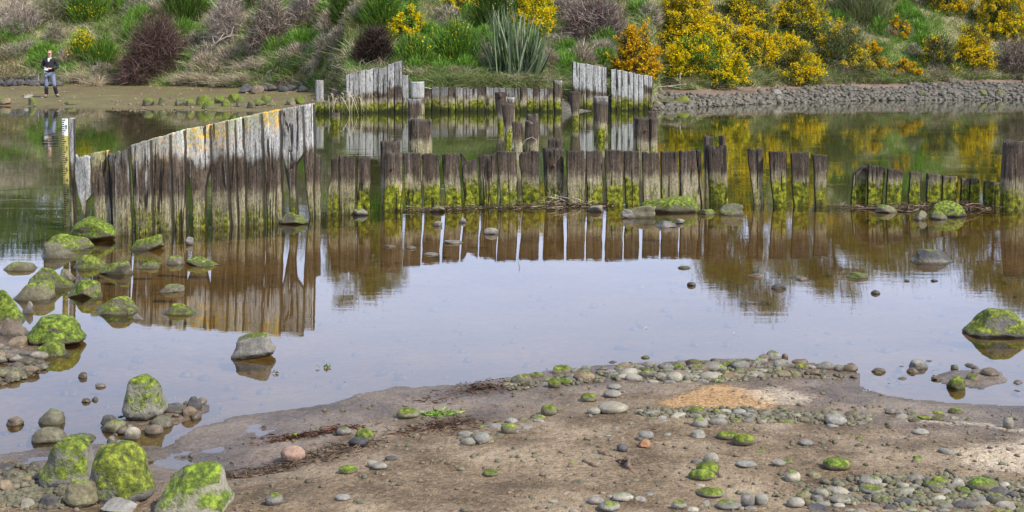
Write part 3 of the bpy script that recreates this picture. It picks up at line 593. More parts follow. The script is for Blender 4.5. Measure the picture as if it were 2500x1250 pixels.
def rock(box, mat='grey', moss=.0, ang=.6, label=None, group=None, cat='rock', name='rock', seed=None, yaw=None, bury=.22, z=None, dr=.8, lod=4, far=False, taper=0, data=None, lean=0, shift=0, boxy=0):
    x0, y0, x1, y1 = box
    seed = seed if seed is not None else int(x0 * 7 + y0 * 13); rs = np.random.RandomState(seed & 65535)
    cx = (x0 + x1) / 2
    if far: X, D, zz = march(cx, y1); zz = max(zz, 0)
    else:
        D = gD(y1); 
        for _ in range(3): zz = max(float(terrain((cx - XC) * D / F, D)), 0.) if z is None else z; D = gD(y1, zz)
        X = (cx - XC) * D / F
    wd = (x1 - x0) * D / F; dp = wd * dr; sn = (y1 - Y0) / F
    hv = max(((y1 - y0) * D / F - dp * .35 * sn), wd * .14)
    v, f = rock_arr(seed & 65535, ang, lod, boxy)
    if taper: k = 1 - taper * np.clip((v[:, 2] + 1) / 2, 0, 1); v = v * np.stack([k, k, np.ones_like(k)], 1); v[:, 0] += shift * (v[:, 2] + 1) / 2
    if lean: v[:, 2] += lean * v[:, 0]; v[:, 2] = (v[:, 2] - v[:, 2].min()) / (v[:, 2].max() - v[:, 2].min()) * 2 - 1
    if taper or lean or shift: v[:, 0] = (v[:, 0] - v[:, 0].min()) / (v[:, 0].max() - v[:, 0].min()) * 2 - 1
    full = hv / (1 - bury)
    V = np.stack([v[:, 0] * wd / 2, v[:, 1] * dp / 2, (v[:, 2] + 1) / 2 * full - full * bury], 1)
    o = mesh_obj(name, V, f, M[mat]); o.location = (X, D + dp * .42, zz); o['moss'] = float(moss)
    tag(o, label, cat, group); return o
GB = 'mossy boulders at the lower left'
rock((78, 1066, 212, 1190), 'grey', 1.0, .8, 'mossy boulder with a steep left side, leftmost of the three at the lower left', GB, 'boulder', 'boulder', 31, lod=5, dr=.9, bury=.12, boxy=.8, taper=.15, shift=.12)
rock((192, 1078, 362, 1232), 'grey', 1.0, .75, 'brightest mossy boulder, middle of the three at the lower left', GB, 'boulder', 'boulder', 13, lod=5, dr=.85, bury=.15, boxy=.45, taper=.12)
rock((368, 1128, 552, 1262), 'pale', .9, .85, 'pale boulder with a moss cap, rightmost of the three at the lower left', GB, 'boulder', 'boulder', 23, lod=5, dr=.9, bury=.12, taper=.22, shift=.1, boxy=.85)
rock((147, 1170, 232, 1242), 'olive', .5, .5, 'dull olive boulder tucked under the brightest mossy boulder', GB, 'boulder', 'boulder', 44, lod=5, bury=.1)
rock((290, 914, 395, 1030), 'pale', .95, .6, 'upright mossy topped boulder standing alone at the pool edge', None, 'boulder', 'boulder', 52, lod=5, dr=.8, bury=.05, taper=.1, boxy=.7)
rock((560, 811, 668, 876), 'grey', .5, .75, 'slanting grey boulder alone in the left half of the pool', None, 'boulder', 'boulder', 63, lod=5, lean=.25, dr=.7, bury=.15, boxy=.8)
rock((2371, 754, 2530, 824), 'grey', .9, .7, 'large dark mossy boulder in the water at the right edge', None, 'boulder', 'boulder', 74, lod=5, dr=.7, bury=.2, boxy=.6, taper=.25)
rock((50, 768, 192, 846), 'olive', 1.15, .6, 'rounded bright mossy boulder on the left bank with a pink speck', None, 'boulder', 'boulder', 85, lod=5, bury=.15, boxy=.5)
rock((2233, 608, 2336, 640), 'dark', .45, .8, 'flat topped grey rock alone in the right of the pool', None, 'rock', 'rock', 96, dr=.7, bury=.3, boxy=.8, taper=.25, shift=-.2)
rock((158, 527, 275, 590), 'olive', 1.3, .7, 'vivid mossy rock against the left end of the tall wall', None, 'rock', 'rock', 107, dr=.8)
LR = [((95, 570, 213, 612), 'olive', .9, 'long mossy rock below the vivid one at the wall end'), ((85, 590, 185, 630), 'olive', .35, 'bare olive slab leaning out from under the long mossy rock'),
      ((305, 571, 392, 612), 'olive', .95, 'pointed mossy rock just in front of the tall wall'), ((168, 623, 262, 655), 'olive', .7, 'flat mossy rock with a dark left side'),
      ((232, 634, 318, 672), 'olive', .7, 'squat mossy rock right below the flat dark sided one'), ((402, 624, 448, 645), 'olive', .6, 'small low mossy rock left of the long shelf rock'),
      ((446, 624, 531, 650), 'olive', .75, 'long shelf like mossy rock in front of the tall wall'), ((325, 638, 386, 655), 'olive', .5, 'barely emerging olive rock among the left rocks'),
      ((60, 653, 172, 705), 'olive', .95, 'humped mossy rock on the left above the triangular pair'), ((20, 685, 122, 733), 'olive', .7, 'grey olive rock at the left between two mossy humps'),
      ((145, 682, 245, 728), 'olive', 1.0, 'triangular mossy rock with a hollow underside'), ((-30, 708, 56, 782), 'olive', 1.3, 'very green rock cut by the left picture edge'),
      ((212, 722, 326, 768), 'olive', .85, 'wedge shaped mossy rock rising to the right'), ((388, 741, 483, 768), 'olive', .7, 'low peaked mossy rock right of the wedge shaped one'),
      ((382, 694, 445, 714), 'olive', .4, 'small pale topped rock above the low peaked one'), ((0, 640, 80, 660), 'olive', .4, 'half sunk rock in the ripples at far left'),
      ((320, 766, 354, 780), 'grey', .1, 'tiny grey rock at the right foot of the wedge shaped one'), ((68, 834, 155, 870), 'olive', .8, 'oval mossy rock on the left bank below the bright boulder'),
      ((-20, 775, 60, 822), 'brown', .2, 'brown rock on the left bank under the very green one'), ((0, 822, 60, 850), 'brown', .2, 'brown flat rock left of the bright mossy boulder'), ((270, 548, 292, 562), 'grey', .1, 'small grey stone between the wall end and the pointed rock'),
      ((140, 655, 182, 682), 'olive', .3, 'small olive rock behind the humped mossy rock'),
      ((52, 735, 78, 765), 'grey', .2, 'grey stone beside the very green rock')]
for k, (b, m, ms, lab) in enumerate(LR): rock(b, m, ms, .75, lab, 'rocks in the shallows by the tall wall', 'rock', 'rock', 200 + k * 7, dr=.75, bury=.3, taper=(.1, .55, .4, .65, .25)[k % 5], shift=(0, -.5, .4, -.25, .5)[k % 5], boxy=(0, .5, 0, .7)[k % 4])
rock((680, 518, 750, 548), 'olive', .7, .7, 'mossy pointed rock at the foot of the tallest planks', None, 'rock', 'rock', 301)
rock((860, 508, 898, 526), 'grey', .3, .7, 'small grey rock at the foot of the short plank group', None, 'rock', 'rock', 302)
rock((1048, 502, 1086, 518), 'olive', .3, .7, 'small flat olive rock below the second plank of the level row', None, 'rock', 'rock', 303)
rock((1436, 500, 1476, 518), 'grey', .3, .7, 'small rounded rock in front of the level row near its middle', None, 'rock', 'rock', 304)
rock((1565, 478, 1712, 520), 'olive', 1.1, .3, 'long smooth mossy rock lying along the level plank row', None, 'rock', 'rock', 305, dr=.5, bury=.2)
rock((1516, 498, 1604, 532), 'olive', .5, .6, 'olive wedge rock left of the long smooth mossy one', None, 'rock', 'rock', 306, dr=.5)
rock((1516, 510, 1552, 533), 'grey', .3, .6, 'small dark stone before the olive wedge rock', None, 'rock', 'rock', 307)
rock((1604, 540, 1656, 556), 'grey', .2, .7, 'flat grey rock in the pool below the long smooth mossy rock', None, 'rock', 'rock', 308)
rock((1650, 534, 1672, 546), 'grey', .1, .6, 'tiny grey stone next to the flat grey pool rock', None, 'rock', 'rock', 309)
rock((1757, 496, 1820, 526), 'olive', .5, .75, 'angular rock at the foot of the split headed post', None, 'rock', 'rock', 310)
rock((1704, 510, 1748, 524), 'olive', .8, .5, 'small mossy rock between the long smooth rock and the split post', None, 'rock', 'rock', 311)
rock((2275, 490, 2364, 530), 'dark', 1.1, .4, 'arched mossy rock among branches below the low stakes', None, 'rock', 'rock', 312, dr=.6)
rock((2232, 514, 2268, 538), 'olive', .5, .8, 'small pointed rock left of the arched mossy rock', None, 'rock', 'rock', 313)
rock((2272, 514, 2318, 536), 'olive', .7, .6, 'small mossy rock in front of the arched mossy rock', None, 'rock', 'rock', 314)
rock((2140, 500, 2196, 520), 'olive', .5, .5, 'low olive rock below the second and third low stakes', None, 'rock', 'rock', 315)
rock((450, 578, 472, 598), 'grey', .0, .9, 'small upright splinter of rock in front of the tall wall', None, 'rock', 'rock', 316)
for k, (b, m, ms, lab) in enumerate([((1057, 540, 1080, 552), 'grey', .1, 'dark pebble below the first planks of the level row'), ((1180, 556, 1218, 572), 'grey', .2, 'largest dark pebble in the reflection of the level row'),
      ((1082, 586, 1130, 595), 'grey', 0, 'thin flat stone in the pool left of the largest dark pebble'), ((988, 600, 1016, 608), 'brown', 0, 'thin flat stone at the left of the level row reflection'), ((1034, 616, 1070, 623), 'pale', 0, 'thin pale sliver of stone in the level row reflection'),
      ((936, 598, 966, 604), 'brown', 0, 'faint thin stone in the tree reflection'), ((1120, 534, 1140, 544), 'pale', 0, 'small pale stone below the notched plank'), ((1656, 649, 1688, 656), 'olive', .5, 'small olive stone at the edge of the sky reflection'),
      ((1678, 688, 1700, 698), 'dark', 0, 'small dark stone in the middle right of the pool'), ((1828, 668, 1866, 678), 'brown', .1, 'flat brown stone in the right hand tree reflection'), ((1884, 692, 1922, 706), 'dark', .1, 'domed dark stone in the right hand tree reflection'),
      ((2070, 666, 2126, 680), 'olive', .7, 'long low mossy stone in the right of the pool'), ((2128, 708, 2152, 718), 'dark', .2, 'small dark stone below the long low mossy stone'), ((1945, 676, 1974, 684), 'brown', .1, 'thin brown stone left of the long low mossy stone'),
      ((2274, 682, 2292, 687), 'dark', 0, 'speck of dark stone right of the pool middle'), ((2208, 682, 2222, 687), 'dark', 0, 'speck of dark stone left of the flat topped rock reflection'), ((1565, 868, 1588, 875), 'olive', .4, 'tiny olive stone just off the pebble point'),
      ((188, 908, 212, 923), 'brown', 0, 'small reddish stone in the pool near the left bank'), ((230, 936, 256, 946), 'grey', .1, 'small stone left of the upright boulder'), ((86, 998, 153, 1036), 'olive', .25, 'domed stone in the shallows left of the upright boulder'),
      ((8, 1018, 52, 1040), 'brown', .1, 'pointed brown stone in the shallows at the left edge'), ((196, 972, 220, 983), 'olive', .2, 'little olive stone above the domed stone'), ((222, 968, 238, 978), 'dark', 0, 'little dark stone beside the little olive one'),
      ((68, 1044, 155, 1082), 'olive', .3, 'flat olive stone behind the leftmost mossy boulder'), ((150, 1060, 224, 1080), 'olive', .6, 'flat mossy stone between the two left boulders'), ((258, 1064, 284, 1084), 'grey', .1, 'grey stone resting behind the brightest mossy boulder'),
      ((242, 1012, 284, 1038), 'dark', 0, 'black stones pile end left of the upright boulder'), ((240, 1026, 308, 1056), 'olive', .3, 'long flat stone under the left of the upright boulder'), ((360, 1014, 418, 1044), 'olive', .3, 'round flat stone under the right of the upright boulder'),
      ((346, 1038, 396, 1060), 'brown', .1, 'brown stone in the water below the upright boulder'), ((300, 1042, 340, 1072), 'pale', .1, 'pale shell like stone below the upright boulder'), ((392, 986, 456, 1008), 'dark', .2, 'dark flat slab right of the upright boulder'),
      ((452, 968, 490, 1000), 'dark', .0, 'upright black stone right of the dark slab'), ((440, 992, 478, 1018), 'brown', .1, 'brown stone leaning before the black upright one'), ((2224, 878, 2270, 900), 'grey', .1, 'smooth grey stone in the shallows at the right'),
      ((2318, 918, 2362, 950), 'olive', 1.2, 'bright mossy stone on the little right hand islet'), ((2400, 898, 2446, 918), 'brown', .2, 'brown stone at the back of the right hand islet'), ((2362, 912, 2402, 930), 'brown', .6, 'flat mossy stone in the middle of the right hand islet'),
      ((2322, 890, 2342, 902), 'olive', .5, 'small mossy stone behind the right hand islet'), ((2130, 898, 2166, 910), 'brown', .1, 'brown flat stone off the pebble point'), ((2216, 898, 2244, 910), 'brown', .1, 'low brown stone in front of the smooth grey stone'),
      ((2276, 918, 2304, 926), 'brown', .2, 'low stone at the left of the right hand islet'), ((2068, 886, 2092, 898), 'brown', .1, 'brown stone at the tip of the pebble point'), ((1866, 856, 1912, 880), 'grey', .3, 'largest grey stone at the top of the pebble point'),
      ((1908, 863, 1926, 878), 'brown', .2, 'brown stone beside the largest grey one on the pebble point')]):
    rock(b, m, ms, .35, lab, None, 'stone', 'stone', 400 + k * 5, bury=.3, lod=3, dr=.8)
# stones on the beach that can be told apart
BS = [((682, 1089, 742, 1130), 'pink', 0, 'pinkish round stone on the wet sand, left part of the beach'), ((966, 996, 1022, 1024), 'olive', .5, 'smooth mossy stone in a puddle left of the beach middle'),
      ((820, 1042, 858, 1064), 'grey', .5, 'grey stone with moss on the red seaweed line'), ((866, 1047, 912, 1080), 'olive', .95, 'mossy round stone right of the grey one on the seaweed line'), ((850, 1068, 896, 1090), 'dark', .3, 'dark stone leaning below the mossy round stone'),
      ((824, 1138, 872, 1158), 'olive', 1.0, 'flat mossy stone left of two white pebbles'), ((895, 1124, 922, 1143), 'pale', 0, 'smaller white pebble of the pair on the sand'), ((906, 1130, 944, 1148), 'pale', 0, 'larger white pebble of the pair on the sand'),
      ((938, 1114, 970, 1125), 'dark', .1, 'dark flat pebble above the white pair'), ((1178, 1146, 1216, 1165), 'olive', .9, 'lone mossy pebble on open sand'), ((644, 1203, 688, 1236), 'grey', .6, 'round stone with a mossy side at the bottom left of the beach'),
      ((815, 1208, 854, 1224), 'pale', 0, 'flat whitish stone at the bottom left of the beach'), ((1152, 1056, 1196, 1084), 'pale', .3, 'pale oval stone at the foot of the left pebble heap'), ((1222, 1034, 1262, 1060), 'olive', .7, 'mossy round stone on the left pebble heap'),
      ((1320, 988, 1360, 1016), 'olive', .7, 'dark mossy stone below the pebble bank'), ((1418, 960, 1458, 982), 'olive', .8, 'stone with a mossy left end below the pebble bank'), ((1434, 994, 1468, 1013), 'grey', .2, 'dark rounded stone left of the big slanted pale stone'),
      ((1462, 982, 1536, 1011), 'pale', .3, 'big slanted pale stone in the middle of the beach'), ((1474, 952, 1518, 972), 'pale', .2, 'pale domed stone above the big slanted one'), ((1484, 938, 1518, 952), 'pale', .2, 'light oval stone at the lower rim of the pebble bank'),
      ((1338, 922, 1370, 948), 'olive', 1.0, 'upright mossy stone at the front of the pebble bank'), ((1360, 924, 1398, 939), 'olive', .9, 'flat mossy stone right of the upright mossy one'), ((1628, 908, 1668, 934), 'pale', .1, 'round pale stone, biggest in the pebble bank'),
      ((1506, 1083, 1534, 1104), 'dark', 0, 'black stone above the half buried driftwood'), ((1558, 1072, 1590, 1094), 'orange', 0, 'orange brown wedge stone on the sand'), ((1560, 1053, 1598, 1074), 'pale', .1, 'bluish pale stone just above the orange one'),
      ((1720, 1106, 1757, 1134), 'pale', 0, 'round white stone on top of two mossy ones'), ((1702, 1126, 1760, 1162), 'olive', 1.0, 'mossy stone below the round white one'), ((1684, 1148, 1750, 1175), 'olive', 1.15, 'wide mossy stone in front of the white topped pile'),
      ((1752, 1053, 1808, 1076), 'olive', .8, 'pale mossy stone, left of a leaning mossy pair'), ((1792, 1060, 1846, 1090), 'olive', .9, 'greener stone, right of the leaning mossy pair'), ((1694, 1018, 1730, 1045), 'pale', .6, 'pale rounded stone with a moss streak in the second stone line'),
      ((2015, 1118, 2082, 1152), 'olive', 1.0, 'big round stone with mossy left half on the right hand sand'), ((1918, 1150, 1958, 1178), 'pale', .4, 'round cream stone with a moss spot near the bottom'), ((2020, 1016, 2072, 1040), 'pale', .1, 'largest pale stone in the right hand stone line'),
      ((2232, 1048, 2272, 1062), 'pale', .0, 'elongated bluish stone above the cream sawdust'), ((2452, 1016, 2478, 1048), 'grey', .4, 'pointed stone standing on end near the right edge'), ((1952, 1074, 1988, 1090), 'grey', .1, 'thin grey stone on the sand right of the mossy pair'),
      ((1886, 1122, 1922, 1139), 'grey', .1, 'dark oval stone on the sand left of the big round mossy one'), ((1800, 1128, 1850, 1142), 'pale', .1, 'thin flat pale slab on the sand'), ((1706, 1194, 1774, 1217), 'pale', .7, 'oblong stone with a mossy top near the bottom edge'),
      ((1810, 1205, 1845, 1238), 'grey', .5, 'egg shaped grey stone, left of a round pair'), ((1844, 1206, 1878, 1234), 'pale', .1, 'smooth round stone, right of the egg shaped one'), ((1462, 1225, 1516, 1250), 'pale', .3, 'large smooth white grey stone at the bottom edge'),
      ((1436, 1214, 1476, 1232), 'grey', .1, 'dark grey stone left above the large smooth one'), ((1496, 1205, 1548, 1226), 'pale', .2, 'long pale stone above the large smooth one'), ((1640, 1222, 1678, 1244), 'grey', .4, 'domed grey stone near the bottom right of centre'),
      ((1752, 1224, 1814, 1246), 'grey', .3, 'long dark rounded stone near the bottom edge'), ((2374, 1168, 2446, 1204), 'olive', .7, 'largest slanted mossy stone at the lower right'), ((2102, 1162, 2158, 1190), 'pale', .3, 'large light stone beside bright moss at the lower right'),
      ((2278, 1164, 2320, 1190), 'grey', .8, 'stone with a green left face at the lower right'), ((1988, 1192, 2026, 1218), 'pale', .5, 'knobbly pale stone in the lower right pebbles'), ((2030, 1210, 2082, 1232), 'grey', .4, 'stone with a mossy left tip in the lower right pebbles'),
      ((2104, 1186, 2166, 1208), 'pale', .4, 'oblong pale stone right of the knobbly one'), ((1924, 1214, 1968, 1240), 'pale', .1, 'blunt pale stone near the bottom edge, right of the round pair'),
      ((430, 1100, 0, 0), None, 0, None)]
for k, (b, m, ms, lab) in enumerate(BS):
    if m: rock(b, m, ms, .0 if m != 'orange' else .5, lab, None, 'stone', 'stone', 700 + k * 3, bury=.2, lod=4, dr=.85)
rock((238, 1222, 330, 1262), 'pale', .0, .9, 'sharp pale rock at the foot of the brightest boulder', None, 'rock', 'rock', 901)
rock((46, 1216, 82, 1244), 'pale', .0, .9, 'small bluish white chip of rock at the lower left', None, 'rock', 'rock', 902)
rock((90, 1208, 138, 1240), 'dark', .0, .4, 'dark rounded rock beside the bluish white chip', None, 'rock', 'rock', 903)
rock((-20, 1172, 36, 1204), 'brown', .1, .8, 'flat brown slab at the lower left edge', None, 'rock', 'rock', 904)
# pebbles: templates, copied
def pip(poly, n, rs):
    P = np.array(poly, float); lo, hi = P.min(0), P.max(0); out = []
    while len(out) < n:
        q = lo + rs.rand(400, 2) * (hi - lo); s_ = poly_sd(P, q[:, 0], q[:, 1]); out += [tuple(a) for a in q[s_ > 0]]
    return out[:n]
protos = []
for k in range(9):
    v, f = rock_arr(1500 + k, (0, .3, .55)[k % 3], 3); protos.append((v, f))
pmesh = {}
def pebble(px, py, wpx, asp, mat, moss, label, group, rs, lift=0.):
    D = gD(py); X = (px - XC) * D / F; z = max(float(terrain(X, D)), -.005); D = gD(py, z); X = (px - XC) * D / F
    kk = rs.randint(len(protos)); key = (kk, mat)
    if key not in pmesh:
        o = mesh_obj('pebble', protos[kk][0], protos[kk][1], M[mat]); pmesh[key] = o.data
    else: o = bpy.data.objects.new('pebble', pmesh[key]); COL.objects.link(o)
    wd = wpx * D / F; o.scale = (wd / 2, wd * rs.uniform(.28, .42), wd * asp / 2); o.rotation_euler = (rs.uniform(-.15, .15), rs.uniform(-.15, .15), rs.uniform(-.5, .5))
    o.location = (X, D, z + wd * asp * .17 + lift * wd); o['moss'] = float(moss); tag(o, label, 'pebble', group); return o
PZ = [([(1225, 928), (1400, 905), (1560, 892), (1760, 882), (1960, 890), (2090, 905), (2000, 915), (1760, 935), (1560, 918), (1400, 930), (1240, 945)], 105, (28, 58), [('olive', .8), ('grey', .35), ('olive', .3), ('pale', .2), ('brown', .3), ('grey', .3), ('brown', .5)], 'pebble heaped in the bank along the pool edge of the beach', 'pebbles of the bank along the pool'),
      ([(1480, 900), (1750, 890), (1800, 930), (1620, 945), (1490, 920)], 40, (28, 56), [('grey', .2), ('pale', .1), ('grey', .5)], 'clean pebble in the front part of the pebble bank', 'pebbles at the front of the bank'),
      ([(1130, 1060), (1230, 1030), (1320, 1020), (1320, 1050), (1230, 1068), (1140, 1090)], 24, (24, 46), [('grey', .2), ('pale', .1), ('olive', .5)], 'pebble in the small heap left of the beach middle', 'pebbles of the small left heap'),
      ([(1560, 1010), (1780, 1005), (2130, 1015), (2110, 1042), (1800, 1040), (1560, 1032)], 62, (26, 56), [('grey', .2), ('pale', .1), ('olive', .6), ('grey', .4)], 'pebble in the stone line across the right of the beach', 'pebbles of the stone line'),
      ([(2140, 1000), (2330, 1005), (2380, 1030), (2200, 1030)], 14, (18, 38), [('grey', .3), ('olive', .7)], 'pebble in the stone patch above the cream sawdust', 'pebbles above the cream sawdust'),
      ([(1960, 1215), (2120, 1180), (2300, 1175), (2520, 1190), (2520, 1260), (2000, 1262)], 70, (30, 66), [('grey', .15), ('pale', .1), ('grey', .4), ('dark', 0.), ('olive', .4)], 'pebble in the dense patch at the lower right corner', 'pebbles of the lower right patch'),
      ([(1300, 1200), (1560, 1205), (1780, 1200), (1900, 1210), (1900, 1255), (1300, 1255)], 14, (18, 40), [('grey', .15), ('pale', .05)], 'pebble on the sand along the bottom edge', 'pebbles along the bottom edge'),
      ([(1290, 1045), (1700, 1050), (2150, 1050), (2440, 1070), (2300, 1165), (1950, 1200), (1300, 1195)], 34, (18, 44), [('grey', .2), ('brown', .2), ('pale', .1), ('olive', .4)], 'pebble lying singly on the open sand between the stone line and the bottom patch', 'pebbles lying singly on the open sand'),
      ([(-20, 850), (110, 870), (120, 905), (0, 935)], 22, (20, 48), [('brown', .2), ('olive', .3), ('grey', .1)], 'stone of the cobbled left bank below the bright mossy boulder', 'stones of the left bank'),
      ([(-20, 1120), (90, 1110), (170, 1190), (150, 1250), (-20, 1250)], 16, (22, 50), [('brown', .1), ('brown', .3), ('dark', 0.), ('olive', .2)], 'stone on the mud left of the mossy boulders', 'stones at the lower left corner')]
rs = np.random.RandomState(11); tot = 0
for poly, n_, (a, b), kinds, lab, grp in PZ:
    pts = pip(poly, n_ * 6, rs); kept = []
    for (x, y) in pts:
        wq = a + (b - a) * rs.rand() ** 1.6
        if all(abs(x - q[0]) > (wq + q[2]) * .33 or abs(y - q[1]) > (wq + q[2]) * .13 for q in kept): kept.append((x, y, wq))
        if len(kept) >= n_: break
    if 'singly' in lab: kept = kept[:34]
    for (x, y, wq) in kept:
        m_, ms = kinds[rs.randint(len(kinds))]; nm = {'olive': 'olive', 'grey': 'grey', 'pale': 'pale', 'brown': 'brown', 'dark': 'dark'}[m_]
        pebble(x, y, wq, rs.uniform(.38, .6), m_, ms * rs.uniform(.6, 1.3), nm + ' ' + lab, nm + ' ' + grp, rs); tot += 1
print('pebbles', tot)
# loose small stones and grit: uncountable
def scatter_stones(name, pts, sizes, mat, label, cat, seed, lod=2, zfun=True, flat=.55):
    rs = np.random.RandomState(seed); N = len(pts); pts = np.array(pts)
    va, fa = [], []; off = 0; tv = [rock_arr(seed + k, .4, lod) for k in range(6)]
    z = terrain(pts[:, 0], pts[:, 1]); kk = rs.randint(6, size=N)
    for t in range(6):
        s_ = np.where(kk == t)[0]
        if not len(s_): continue
        v, f = tv[t]; n_ = len(v); an = rs.rand(len(s_)) * 6.28; sz = sizes[s_]
        x = v[None, :, 0] * np.cos(an)[:, None] - v[None, :, 1] * .75 * np.sin(an)[:, None]; y = v[None, :, 0] * np.sin(an)[:, None] + v[None, :, 1] * .75 * np.cos(an)[:, None]
        P = np.stack([x * sz[:, None] / 2 + pts[s_, 0:1], y * sz[:, None] / 2 + pts[s_, 1:2], v[None, :, 2] * sz[:, None] / 2 * flat + (z[s_] + sz * flat * .22)[:, None]], -1)
        va.append(P.reshape(-1, 3)); fa.append((f[None] + (np.arange(len(s_)) * n_)[:, None, None]).reshape(-1, 3) + off); off += n_ * len(s_)
    o = mesh_obj(name, np.concatenate(va), np.concatenate(fa), M[mat]); o['moss'] = 0.15
    return tag(o, label, cat, None, 'stuff')
def land_pts(n, poly, rs, zmin=.004, clump=None):
    q = np.array(pip(poly, n, rs)); D = gD(q[:, 1], .04); X = (q[:, 0] - XC) * D / F
    z = terrain(X, D); k = z > zmin
    if clump is not None: k &= (fbm(X * clump, D * clump, 9.) > rs.uniform(-.5, .5, len(X)))
    return np.stack([X[k], D[k]], 1)
BP = [(-100, 1130), (400, 1090), (700, 1003), (1100, 945), (1900, 876), (2100, 900), (2200, 985), (2600, 995), (2600, 1330), (-100, 1330)]
P_ = land_pts(1900, BP, rs, clump=2.2); scatter_stones('gravel', P_, .006 + .026 * rs.rand(len(P_)) ** 3, 'olive', 'dull grit and small stones scattered over the sand beach', 'gravel', 71)
P_ = land_pts(1800, BP, rs, clump=1.6); scatter_stones('gravel', P_, .006 + .02 * rs.rand(len(P_)) ** 2.5, 'brown', 'brown grit and small stones scattered over the sand beach', 'gravel', 72)
P_ = np.concatenate([land_pts(600, PZ[k][0], rs) for k in (0, 3, 5, 8, 9)]); scatter_stones('gravel', P_, .012 + .03 * rs.rand(len(P_)) ** 2, 'olive', 'small stones filling the gaps between the beach pebbles', 'gravel', 73)
# stones seen through the shallow water
q = np.array(pip([(150, 700), (900, 640), (2500, 600), (2500, 960), (1200, 900), (700, 980), (300, 1060), (0, 1080), (0, 960)], 300, rs)); D_ = gD(q[:, 1]); P_ = np.stack([(q[:, 0] - XC) * D_ / F, D_], 1)
scatter_stones('sunken_stones', P_, .03 + .06 * rs.rand(len(P_)) ** 2, 'brown', 'sunken stones on the silty bed of the shallow pool', 'sunken stones', 74)
# far shore shingle
def far_pts(n, pxa, pxb, side, rs):
    px = rs.uniform(pxa, pxb, n); Dw, Df = np.interp(px, TP, TW), np.interp(px, TP, TF); t = rs.rand(n) ** 1.2; D_x = (px - XC) * Df / F * .45
    D = Dw + (Df - Dw - ((1.2 - 2.2 * fbm(D_x, 3.)) if pxa > 1000 else 0)) * (t * 1.05 - .05) ; return np.stack([(px - XC) * D / F, D], 1)
P_ = far_pts(6500, 1600, 2700, 1, rs); scatter_stones('shingle', P_, .03 + .3 * rs.rand(len(P_)) ** 6, 'shingle', 'grey shingle along the far right shore', 'shingle', 75, flat=.6)
P_ = far_pts(900, -200, 840, 1, rs); scatter_stones('shingle', P_, .03 + .13 * rs.rand(len(P_)) ** 4, 'brown', 'scattered stones on the far left mud flat', 'shingle', 76)
# far rocks
FR = [((345, 242, 372, 258), .95), ((385, 240, 405, 256), .95), ((424, 243, 450, 258), .7), ((452, 245, 474, 258), .9), ((476, 236, 511, 257), 1.), ((488, 248, 526, 266), 1.), ((522, 238, 545, 252), .95), ((550, 232, 586, 250), 1.2), ((536, 246, 563, 259), 1.), ((576, 240, 600, 260), .9), ((598, 252, 622, 264), .8), ((614, 245, 646, 258), .8), ((632, 234, 662, 250), .9), ((648, 246, 672, 258), .7), ((697, 244, 720, 256), .6), ((720, 236, 742, 253), 1.2)]
for k, (b, ms) in enumerate(FR):
    b = (b[0] - 1, b[1] - 4, b[2] + 1, b[3] + 1); rock(b, 'olive', ms, .8, 'mossy rock in the far water edge cluster, %s' % ['leftmost', 'second from the left, dark', 'third from the left, pointed', 'fourth from the left, low', 'large, at the back of the left half', 'large, in front of the left half', 'dark, behind the middle', 'brightest and tallest in the middle', 'low, before the brightest one', 'right of the brightest one', 'low in the water right of the middle', 'flat, in the right half', 'rounded, at the back right', 'low, right before a gap', 'dull, beyond the gap', 'last and bright, by the tall wall top'][k],
         'mossy rocks at the far left water edge', 'rock', 'rock', 1000 + k * 3, far=True, lod=3, bury=.25)
for k, (b, m, ms, lab) in enumerate([((53, 230, 78, 241), 'pale', .2, 'pale flat rock left of the person'), ((66, 236, 90, 258), 'olive', 1., 'round mossy rock at the water edge left of the person'), ((-8, 238, 22, 256), 'brown', .5, 'brownish rock at the left edge of the far water line'),
       ((150, 246, 185, 256), 'olive', .8, 'low mossy rock right of the person at the water edge'), ((581, 204, 620, 228), 'dark', 0, 'big dark rock lying on the far mud flat'), ((608, 208, 642, 230), 'brown', 0, 'brownish rock overlapping the big dark one on the mud flat'),
       ((1644, 234, 1686, 254), 'olive', 1.0, 'mossy flat rock by the right end of the far white wall'), ((1606, 236, 1648, 258), 'olive', .5, 'olive rock touching the right end of the far white wall'), ((1592, 246, 1622, 264), 'olive', .3, 'grey rock at the water foot of the white wall end'),
       ((2390, 220, 2412, 234), 'olive', .8, 'left one of two mossy rocks on the far right shore'), ((2430, 218, 2456, 234), 'olive', .8, 'right one of two mossy rocks on the far right shore'), ((2244, 224, 2266, 236), 'dark', .5, 'dark mossy stone at the right of the far shore'), ((2176, 228, 2202, 237), 'dark', .4, 'small dark stone on the far right shore, middle'),
       ((1894, 232, 1912, 246), 'grey', .6, 'small mossy stone at the far right water edge'), ((1988, 230, 2002, 242), 'dark', .5, 'tiny mossy stone at the far right water edge'), ((1886, 218, 1912, 230), 'pale', 0, 'pale rock on the far shingle below the gorse'),
       ((805, 213, 850, 236), 'brown', 0, 'weathered brown stump like rock left of the far left wall')]):
    rock(b, m, ms, .75, lab, None, 'rock', 'rock', 1100 + k * 3, far=True, lod=3, bury=.2)
rr_ = np.random.RandomState(3)
for k in range(26):
    x = -14 + (k % 13) * 13 + rr_.uniform(-3, 3); yb = 210 + rr_.uniform(-2, 2) - (k // 13) * 8
    rock((x - 11, yb - 16, x + 11, yb), 'dark', 0, .8, 'dark stone of the low stone bank behind the person', 'dark stones behind the person', 'rock', 'rock', 1300 + k, far=True, lod=2, bury=.1)
